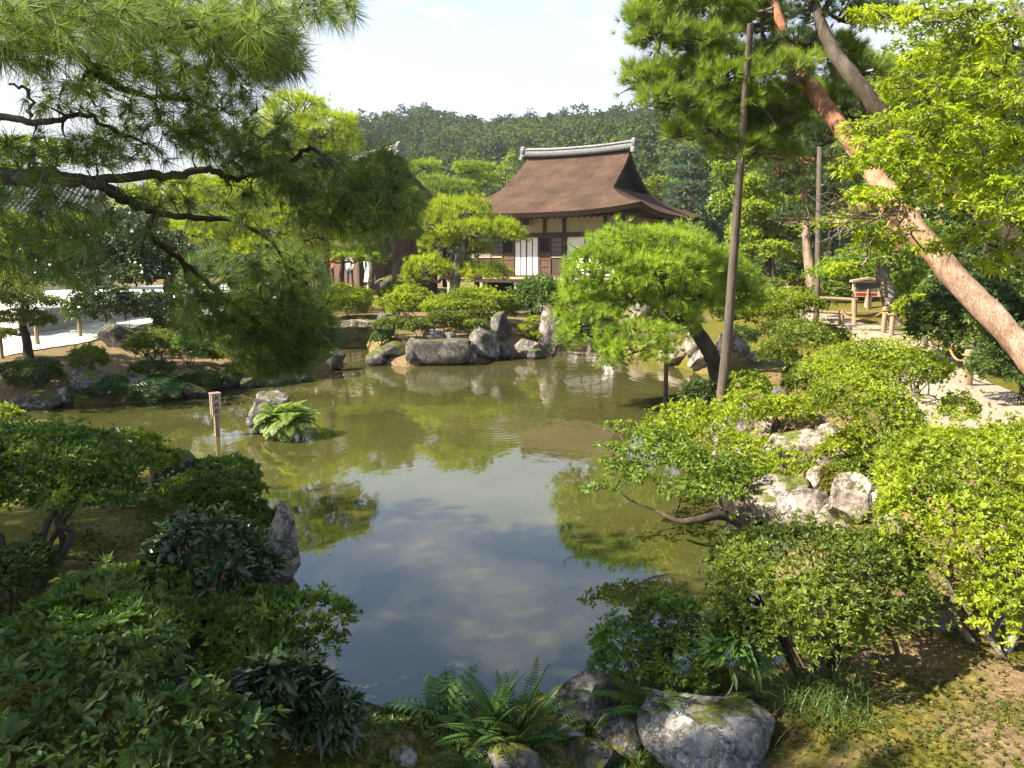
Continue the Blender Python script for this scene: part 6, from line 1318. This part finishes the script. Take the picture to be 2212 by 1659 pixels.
# ------------------------------------------------------------------ fences, boards, visitors, ferns
GP = 'posts of the rope fence'
def post(label, u, vt, vb, w, group=GP, mat='post', d=None):
    b = G(u, vb) if d is None else PD(u, vb, d); dp = depth(b); h = (vb - vt) * dp / FPX * 1.02; r = w / 2 * dp / FPX
    mb = MB().tube([b - np.array([0, 0, .1]), b + [0, 0, h * .5], b + [0, 0, h - .01], b + [0, 0, h]], [r, r * .98, r * .96, r * .8], 10, .04, True, np.random.default_rng(int(u)))
    return tag(mb.build('fence_post', M[mat], None, smooth=True, loc=b), label, 'post', group), b + np.array([0, 0, h * .86]), r
PS = {}
for key, lab, u, vt, vb, w, mt in [('a', 'stubby pale post holding the rope near the wooden rail', 1842 - 26, 672, 706, 12, 'post'), ('b', 'tall honey coloured post at the path step', 1908, 664, 722, 11, 'post'), ('c', 'honey coloured post just beside the tall one', 1925, 674, 728, 11, 'post'),
        ('d', 'grey leaning post after the honey coloured pair', 1957, 689, 722, 10, 'pole'), ('e', 'grey post half hidden behind the airy azalea', 1998, 708, 752, 11, 'pole'), ('f', 'dark topped post above the airy azalea', 2040, 727, 800, 17, 'pole'),
        ('g', 'thick sunlit post with rope wound near its head', 2088, 757, 836, 22, 'post'), ('h', 'low stub post on the bright path edge', 1835, 705, 728, 9, 'pole')]:
    o, top, r = post(lab, u, vt, vb, w, mat=mt); PS[key] = (top, r)
for n_, (a, b2, lab) in enumerate([('a', 'b', 'sagging orange rope between the stubby and tall posts'), ('b', 'c', 'short orange rope loop joining the honey coloured posts'), ('c', 'd', 'orange rope dropping to the grey leaning post'), ('d', 'e', 'dim rope between both grey posts'),
                                ('e', 'f', 'rope rising to the dark topped post'), ('f', 'g', 'thick rope sagging to the sunlit post')]):
    A, B2 = PS[a][0], PS[b2][0]; L_ = np.linalg.norm(A - B2); p = np.array([A + (B2 - A) * t - np.array([0, 0, .16 * min(L_, 1.6) * 4 * t * (1 - t) * .7]) for t in np.linspace(0, 1, 14)])
    mb = MB().tube(p, .016, 6)
    for q in (A, B2):
        rr = PS[a][1] if q is A else PS[b2][1]; mb.tube([q + np.array([math.cos(x) * (rr + .012), math.sin(x) * (rr + .012), 0]) for x in np.linspace(0, 2 * np.pi, 13)], .014, 5)
    tag(mb.build('rope', M['rope'], None, smooth=True, loc=p[0]), lab, 'rope', 'ropes of the fence')
# wooden rail by the path
b0, b1 = G(1846, 704), G(1716, 690); d0, d1 = depth(b0), depth(b0) + .4
t = thing('wooden_rail', 'rustic round wood rail with an upper and lower bar beside the notice board', 'fence', b0)
for nm, a, c_, r in (('bar', PD(1852, 648, d0), PD(1690, 640, d1), .05), ('bar', PD(1846, 678, d0), PD(1690, 668, d1), .04), ('post', PD(1845, 645, d0), b0 - np.array([0, 0, .1]), .065), ('post', PD(1720, 642, d1), PD(1720, 690, d1), .06)):
    MB().tube(catmull([a, (a + c_) / 2, c_], 5), r, 10, .06, True, np.random.default_rng(8)).build(nm, M['post'], t, smooth=True)
# roofed notice board
b = G(1874, 668); dn = depth(b); s = dn / FPX
t = thing('notice_board', 'little roofed notice board with a red stripe in front of the pale tree', 'sign', b)
c = PD(1875, 624, dn); MB().tube([b - np.array([0, 0, .1]), c], .045, 8).build('post', M['post'], t)
M['board'] = plain_mat('board_paint', (0.62, 0.50, 0.36), (0.50, 0.38, 0.26), 4, .7); M['red'] = plain_mat('red_paint', (0.45, 0.03, 0.03), None, 5, .6); M['ink'] = plain_mat('dark_print', (0.06, 0.05, 0.04), (0.15, 0.12, 0.10), 9, .8)
pb = MB().box(c, (34 * s, .02, 17 * s)).build('board', M['board'], t)
MB().box(c + [-4 * s, -.024, 4 * s], (24 * s, .004, 9 * s)).build('print', M['ink'], pb); MB().box(c + [-4 * s, -.027, -11 * s], (22 * s, .004, 2.6 * s)).build('stripe', M['red'], pb)
rf = MB(); 
for sg in (-1, 1): rf.box(c + [sg * 19 * s, -.02, 20 * s], (20 * s, .10, 2.2 * s), ax=[[math.cos(.17), 0, -sg * math.sin(.17)], [0, 1, 0], [sg * math.sin(.17), 0, math.cos(.17)]])
rf.build('roof', M['timber_pale'], t); MB().box(c + [3 * s, 0, -28 * s], (7 * s, .02, 12 * s)).build('plate', M['board'], t)
# name plate standing in the pond
b = G(470, 942); dn = depth(b); s = dn / FPX; rz = math.radians(38)
t = thing('pond_sign', 'weathered wooden name plate on a post standing in the pond', 'sign', b, rz=rz)
MB().box((0, 0, 40 * s), (4.5 * s, 4.2 * s, 52 * s)).build('post', M['post'], t)
hb, zb = 23.5 * s, 70 * s
for k, y in enumerate((-6.2 * s, 6.2 * s)):
    bd = MB().box((0, y, zb), (9.5 * s, 1.7 * s, hb)).build('plate', M['board_wood'], t)
    MB().box((0, y, zb + hb + .6 * s), (10.5 * s, 3.0 * s, 1.0 * s)).build('cap', M['timber_pale'], bd)
    if k == 0:
        # brush strokes of the three characters, drawn on a unit square each
        ST = {'大': [[(-.8, .35), (.8, .35)], [(0, .9), (0, .35), (-.75, -.85)], [(0, .35), (.8, -.85)]],
              '内': [[(-.7, .45), (-.7, -.85)], [(-.7, .45), (.7, .45), (.7, -.7), (.5, -.8)], [(0, .95), (0, .3), (-.45, -.3)], [(0, .25), (.45, -.3)]],
              '石': [[(-.8, .75), (.8, .75)], [(0, .75), (-.8, -.35)], [(-.35, .1), (-.35, -.85)], [(-.35, .1), (.6, .1), (.6, -.85)], [(-.35, -.75), (.6, -.75)]]}
        mk = MB()
        for i, ch in enumerate('大内石'):
            for st in ST[ch]:
                q = np.array([[x * 5.4 * s, y - 1.9 * s, zb + (14.2 - 14.2 * i) * s + z * 5.8 * s] for x, z in st])
                mk.tube(q, 1.05 * s, 6)
        mk.build('lettering', M['ink'], bd)
# posts by the white sand
for lab, u, vt, vb, w in [('weathered post at the sand court by the small azalea tree', 82, 698, 748, 9), ('thin post standing on the white sand', 174, 678, 728, 8), ('leaning post next to the thin one on the sand', 188, 664, 696, 7), ('post at the picture border by the sand court', 5, 720, 775, 8)]:
    post(lab, u, vt, vb, w, 'posts beside the white sand court')

# visitors in front of the second hall, a few pixels tall
def pm(n, c): return plain_mat(n, c, tuple(x * .85 for x in c), 12, .85, .05)
SK, HR = pm('skin', (.42, .25, .17)), pm('dark_hair', (.02, .016, .014))
def person(label, u, vf, d, h, shirt, legs, facing=0.0, skirt=False):
    base = PD(u, vf, d); t = thing('person', label, 'person', base, 'visitors by the second hall'); mb = MB(); k = h / 1.7
    ca, sa = math.cos(facing), math.sin(facing)
    def X(p): return base + np.array([p[0] * ca - p[1] * sa, p[0] * sa + p[1] * ca, p[2]]) * k
    me = bpy.data.meshes.new('body'); 
    J = [(0, 0, .92), (0, 0, 1.15), (0, 0, 1.38), (0, 0, 1.50), (0, -.02, 1.58), (0, -.01, 1.69), (-.17, 0, 1.38), (-.22, -.02, 1.12), (-.20, -.10, .88), (.17, 0, 1.38), (.22, -.03, 1.12), (.17, -.14, .92), (-.09, 0, .86), (-.10, -.02, .48), (-.10, .02, .08), (-.10, -.12, .03), (.09, 0, .86), (.10, .02, .48), (.10, .06, .08), (.10, -.08, .03)]
    E = [(0, 1), (1, 2), (2, 3), (3, 4), (4, 5), (2, 6), (6, 7), (7, 8), (2, 9), (9, 10), (10, 11), (0, 12), (12, 13), (13, 14), (14, 15), (0, 16), (16, 17), (17, 18), (18, 19)]
    RD = [.13, .12, .13, .055, .085, .085, .065, .048, .038, .065, .048, .038, .085, .06, .045, .035, .085, .06, .045, .035]
    me.from_pydata([tuple((X(p) - base)) for p in J], E, []); tmp = bpy.data.objects.new('body', me); C.objects.link(tmp); md = tmp.modifiers.new('skin', 'SKIN'); sv = me.skin_vertices[0].data
    for i, r in enumerate(RD): sv[i].radius = (r * k, r * k * .85)
    sv[0].use_root = True
    tmp.modifiers.new('sub', 'SUBSURF').levels = 1
    dg = bpy.context.evaluated_depsgraph_get(); nm = bpy.data.meshes.new_from_object(tmp.evaluated_get(dg)); nm.name = 'body'; bpy.data.objects.remove(tmp)
    for m_ in (SK, shirt, legs): nm.materials.append(m_)
    for p in nm.polygons:
        z = p.center.z / k; x = abs(p.center.x) / k; p.material_index = 0 if z > 1.46 or (z < 1.0 and x > .19 and z > .8) else (1 if z > .92 else 2); p.use_smooth = True
    o = bpy.data.objects.new('body', nm); C.objects.link(o); o.parent = t
    v, f = ICO[4]; hd = X((0, .015, 1.66)); v2 = v[:, :] * np.array([.098, .105, .105]) * k; v2[:, 2] = np.maximum(v2[:, 2], -.04 * k); MB().add(v2 + hd, f).build('hair', HR, t, smooth=True)
    if skirt: MB().tube([X((0, 0, 1.0)), X((0, -.01, .7)), X((0, -.02, .38))], np.array([.17, .22, .27]) * k, 12).build('skirt', legs, t, smooth=True)
    return t
dv = 31.0
person('person in a long pale green dress beside the mossy boulder', 800, 628, dv - 1, 1.58, pm('pale_green_cloth', (.42, .52, .44)), pm('pale_green_skirt', (.40, .52, .44)), .3, True)
person('person in an orange red shirt under the low pine pad', 716, 624, dv, 1.6, pm('orange_cloth', (.72, .24, .12)), pm('dark_cloth', (.05, .05, .06)), -.4)
person('person in a black top behind the golden azalea mound', 690, 622, dv + .5, 1.62, pm('black_cloth', (.03, .03, .035)), pm('jeans_cloth', (.08, .11, .18)), .2)
person('person in a white shirt standing close to the slab bridge', 682, 640, dv - 3, 1.55, pm('white_cloth', (.72, .70, .70)), pm('khaki_cloth', (.30, .25, .18)), .8)
person('person in a light grey shirt between the orange and green ones', 757, 628, dv, 1.62, pm('grey_cloth', (.5, .5, .5)), pm('navy_cloth', (.05, .06, .10)), -.2)

# ferns
fern('fern clump drooping over the far bank stones', 345, 832, 22, .85, 'fern', 1, el=(.2, .9), pairs=13, wid=.36, arch=1.3, leafw=.13, az=(-math.pi, 0.2))
fern('small fern at the waterline under the grey bank block', 176, 858, 14, .5, 'fern', 2, el=(.2, .8), pairs=12, wid=.36, arch=1.2, leafw=.13)
t = fern('sunlit fern growing on the lone pond rock', 622, 903, 96, .40, 'fern_bright', 3, el=(.0, 1.2), pairs=13, wid=.38, arch=1.4, leafw=.18, d=depth(G(590, 935)) - .30, spread=(.24, .06, .09))
fern('tall fern clump rising beside the sloping grey rock', 1090, 1600, 38, .38, 'fern', 4, el=(.7, 1.5), spread=(.10, .05, .0), pairs=24, wid=.17, arch=.6, leafw=.14)
fern('dense low ferns in front of the tall fern clump', 1150, 1625, 20, .30, 'fern', 5, el=(.3, 1.2), pairs=20, wid=.18, arch=.9, leafw=.14)
fern('wide fern clump between the sloping rock and the flat boulder', 1420, 1560, 34, .40, 'fern', 6, el=(.3, 1.3), pairs=24, wid=.17, arch=.8, leafw=.14)
fern('pale shaded fern beside the thin stemmed sapling', 1510, 1545, 14, .38, 'fern', 7, el=(.3, 1.1), pairs=20, wid=.17, arch=.9)
fern('feathery leaf sprig at the water edge before the fern clump', 965, 1560, 14, .28, 'fern', 8, el=(.6, 1.3), pairs=9, wid=.36, arch=.9, leafw=.2)
fern('bushy low fern on the moss near the bottom edge', 1010, 1650, 16, .22, 'fern', 9, el=(.2, 1.1), pairs=16, wid=.2, arch=1.0)
# grass tuft
def grass(label, u, v, n, size, seed, rad):
    rg = np.random.default_rng(seed); b = G(u, v); t = thing('grass_tuft', label, 'grass', b); mb = MB()
    for i in range(n):
        a, r = rg.uniform(0, 6.28), rad * math.sqrt(rg.random()); q = b + np.array([r * math.cos(a), r * math.sin(a), -.02]); L_ = size * rg.uniform(.6, 1.1); h = rg.uniform(0, 6.28); e = rg.uniform(.6, 1.4)
        tt = np.linspace(0, 1, 6); ang = e - 1.5 * tt * rg.uniform(.5, 1.1); p = q + np.cumsum(np.stack([np.cos(ang) * math.cos(h), np.cos(ang) * math.sin(h), np.sin(ang)], 1) * L_ / 6, axis=0)
        w = np.array([-math.sin(h), math.cos(h), 0]) * .003; ww = np.linspace(1, .1, 6)[:, None] * w; V = np.stack([p - ww, p + ww], 1).reshape(-1, 3); k = np.arange(5) * 2
        mb.add(V, np.stack([k, k + 1, k + 3, k + 2], 1), rg.uniform(.1, .9))
    mb.build('blades', M['grass'], t)
grass('long bladed grass tuft in the shade behind the flat boulder', 1800, 1535, 380, .30, 1, .22)
grass('short grass fringe along the shaded moss by the sapling', 1680, 1510, 160, .16, 2, .18)
grass('grass fringe on the far bank edge', 225, 850, 120, .35, 3, .3)
# trickle that feeds the pond, and a petal lying by it
M['stream'] = wm
sp = [PZ(1212, 1600, .03), PZ(1268, 1600, .03), PZ(1262, 1690, .03), PZ(1200, 1690, .03)]
bx = np.mean(sp, axis=0)
z0 = float(np.max(hgt(np.array([q[0] for q in sp]), np.array([q[1] for q in sp])))) + .012
struct(MB().add([[q[0], q[1], z0] for q in sp], [[3, 2, 1, 0]]).build('stream', wm))
pt = G(1297, 1632); pt = CAM + (pt - CAM) * .985
M['petal'] = plain_mat('white_petal', (.75, .75, .75), None, 5, .6)
a = np.linspace(0, 2 * np.pi, 11)[:-1]; ring = np.stack([.014 * np.cos(a), .018 * np.sin(a), .004 * np.cos(2 * a)], 1)
mb = MB(); mb.add(np.vstack([[0, 0, .003], ring, ring - [0, 0, .004]]) + pt, [[0, 1 + i, 1 + (i + 1) % 10] for i in range(10)]); tag(mb.build('fallen_petal', M['petal'], None, loc=pt), 'single white petal lying on the dark wet stone', 'petal')

# moss and small ground plants that nobody could count
rg = np.random.default_rng(404)
def cover(name, label, regions, mat, n_leaf, L_, W_, a0, a1, tl, kind='kite'):
    pts = []
    for (x0, x1, y0, y1, n) in regions:
        x, y = rg.uniform(x0, x1, n), rg.uniform(y0, y1, n); pts.append(np.stack([x, y], 1))
    q = np.vstack(pts); sd = pond_sd(q[:, 0], q[:, 1]); f = np.sin(q[:, 0] * 3.7 + 1) * np.sin(q[:, 1] * 3.1) + .6 * np.sin(q[:, 0] * 9 + q[:, 1] * 7)
    k = (sd > .05) & (f + rg.normal(0, .35, len(q)) > -.15); q = q[k]; z = hgt(q[:, 0], q[:, 1]); p = np.column_stack([q, z])
    mb = MB(); rosettes(mb, p, np.tile([0, 0, 1.0], (len(p), 1)) + .3 * rg.normal(size=p.shape), n_leaf, L_, W_, a0, a1, rg, accents(clump_tint(p, rg, *tl, s=.5), rg, .02), 0.05, kind=kind)
    o = mb.build(name, M[mat]); struct(o, 'stuff'); o['label'] = label; o['category'] = name.replace('_', ' '); return o
cover('moss', 'short moss tufts matting the banks around the pond', [(-3.2, -.2, 2.2, 7.0, 16000), (-.6, 1.2, 2.0, 3.9, 14000), (.8, 3.8, 2.2, 7.0, 22000)], 'moss', 6, .018, .007, .2, 1.3, (.1, .9))
cover('ground_plants', 'tiny mixed plants scattered over the moss at the water edge', [(-1.0, .9, 2.3, 4.0, 2600), (1.0, 3.6, 2.6, 6.0, 120), (-3.5, -.8, 3, 7, 1800)], 'fern', 5, .04, .016, .5, 1.3, (.0, .7))

# fallen needles and leaf bits on the bare ground
q = np.column_stack([rg.uniform(.7, 4.2, 2600), rg.uniform(2.0, 7.5, 2600)]); q = q[pond_sd(q[:, 0], q[:, 1]) > .08]; p = np.column_stack([q, hgt(q[:, 0], q[:, 1]) + .004])
mb = MB(); rosettes(mb, p, np.tile([0, 0, 1.0], (len(p), 1)), 2, .026, .006, 1.35, 1.6, rg, rg.uniform(0, .9, len(p))); o = mb.build('leaf_litter', M['dead_leaf']); struct(o, 'stuff'); o['label'] = 'dry needles and leaf bits littering the bare bank'; o['category'] = 'litter'
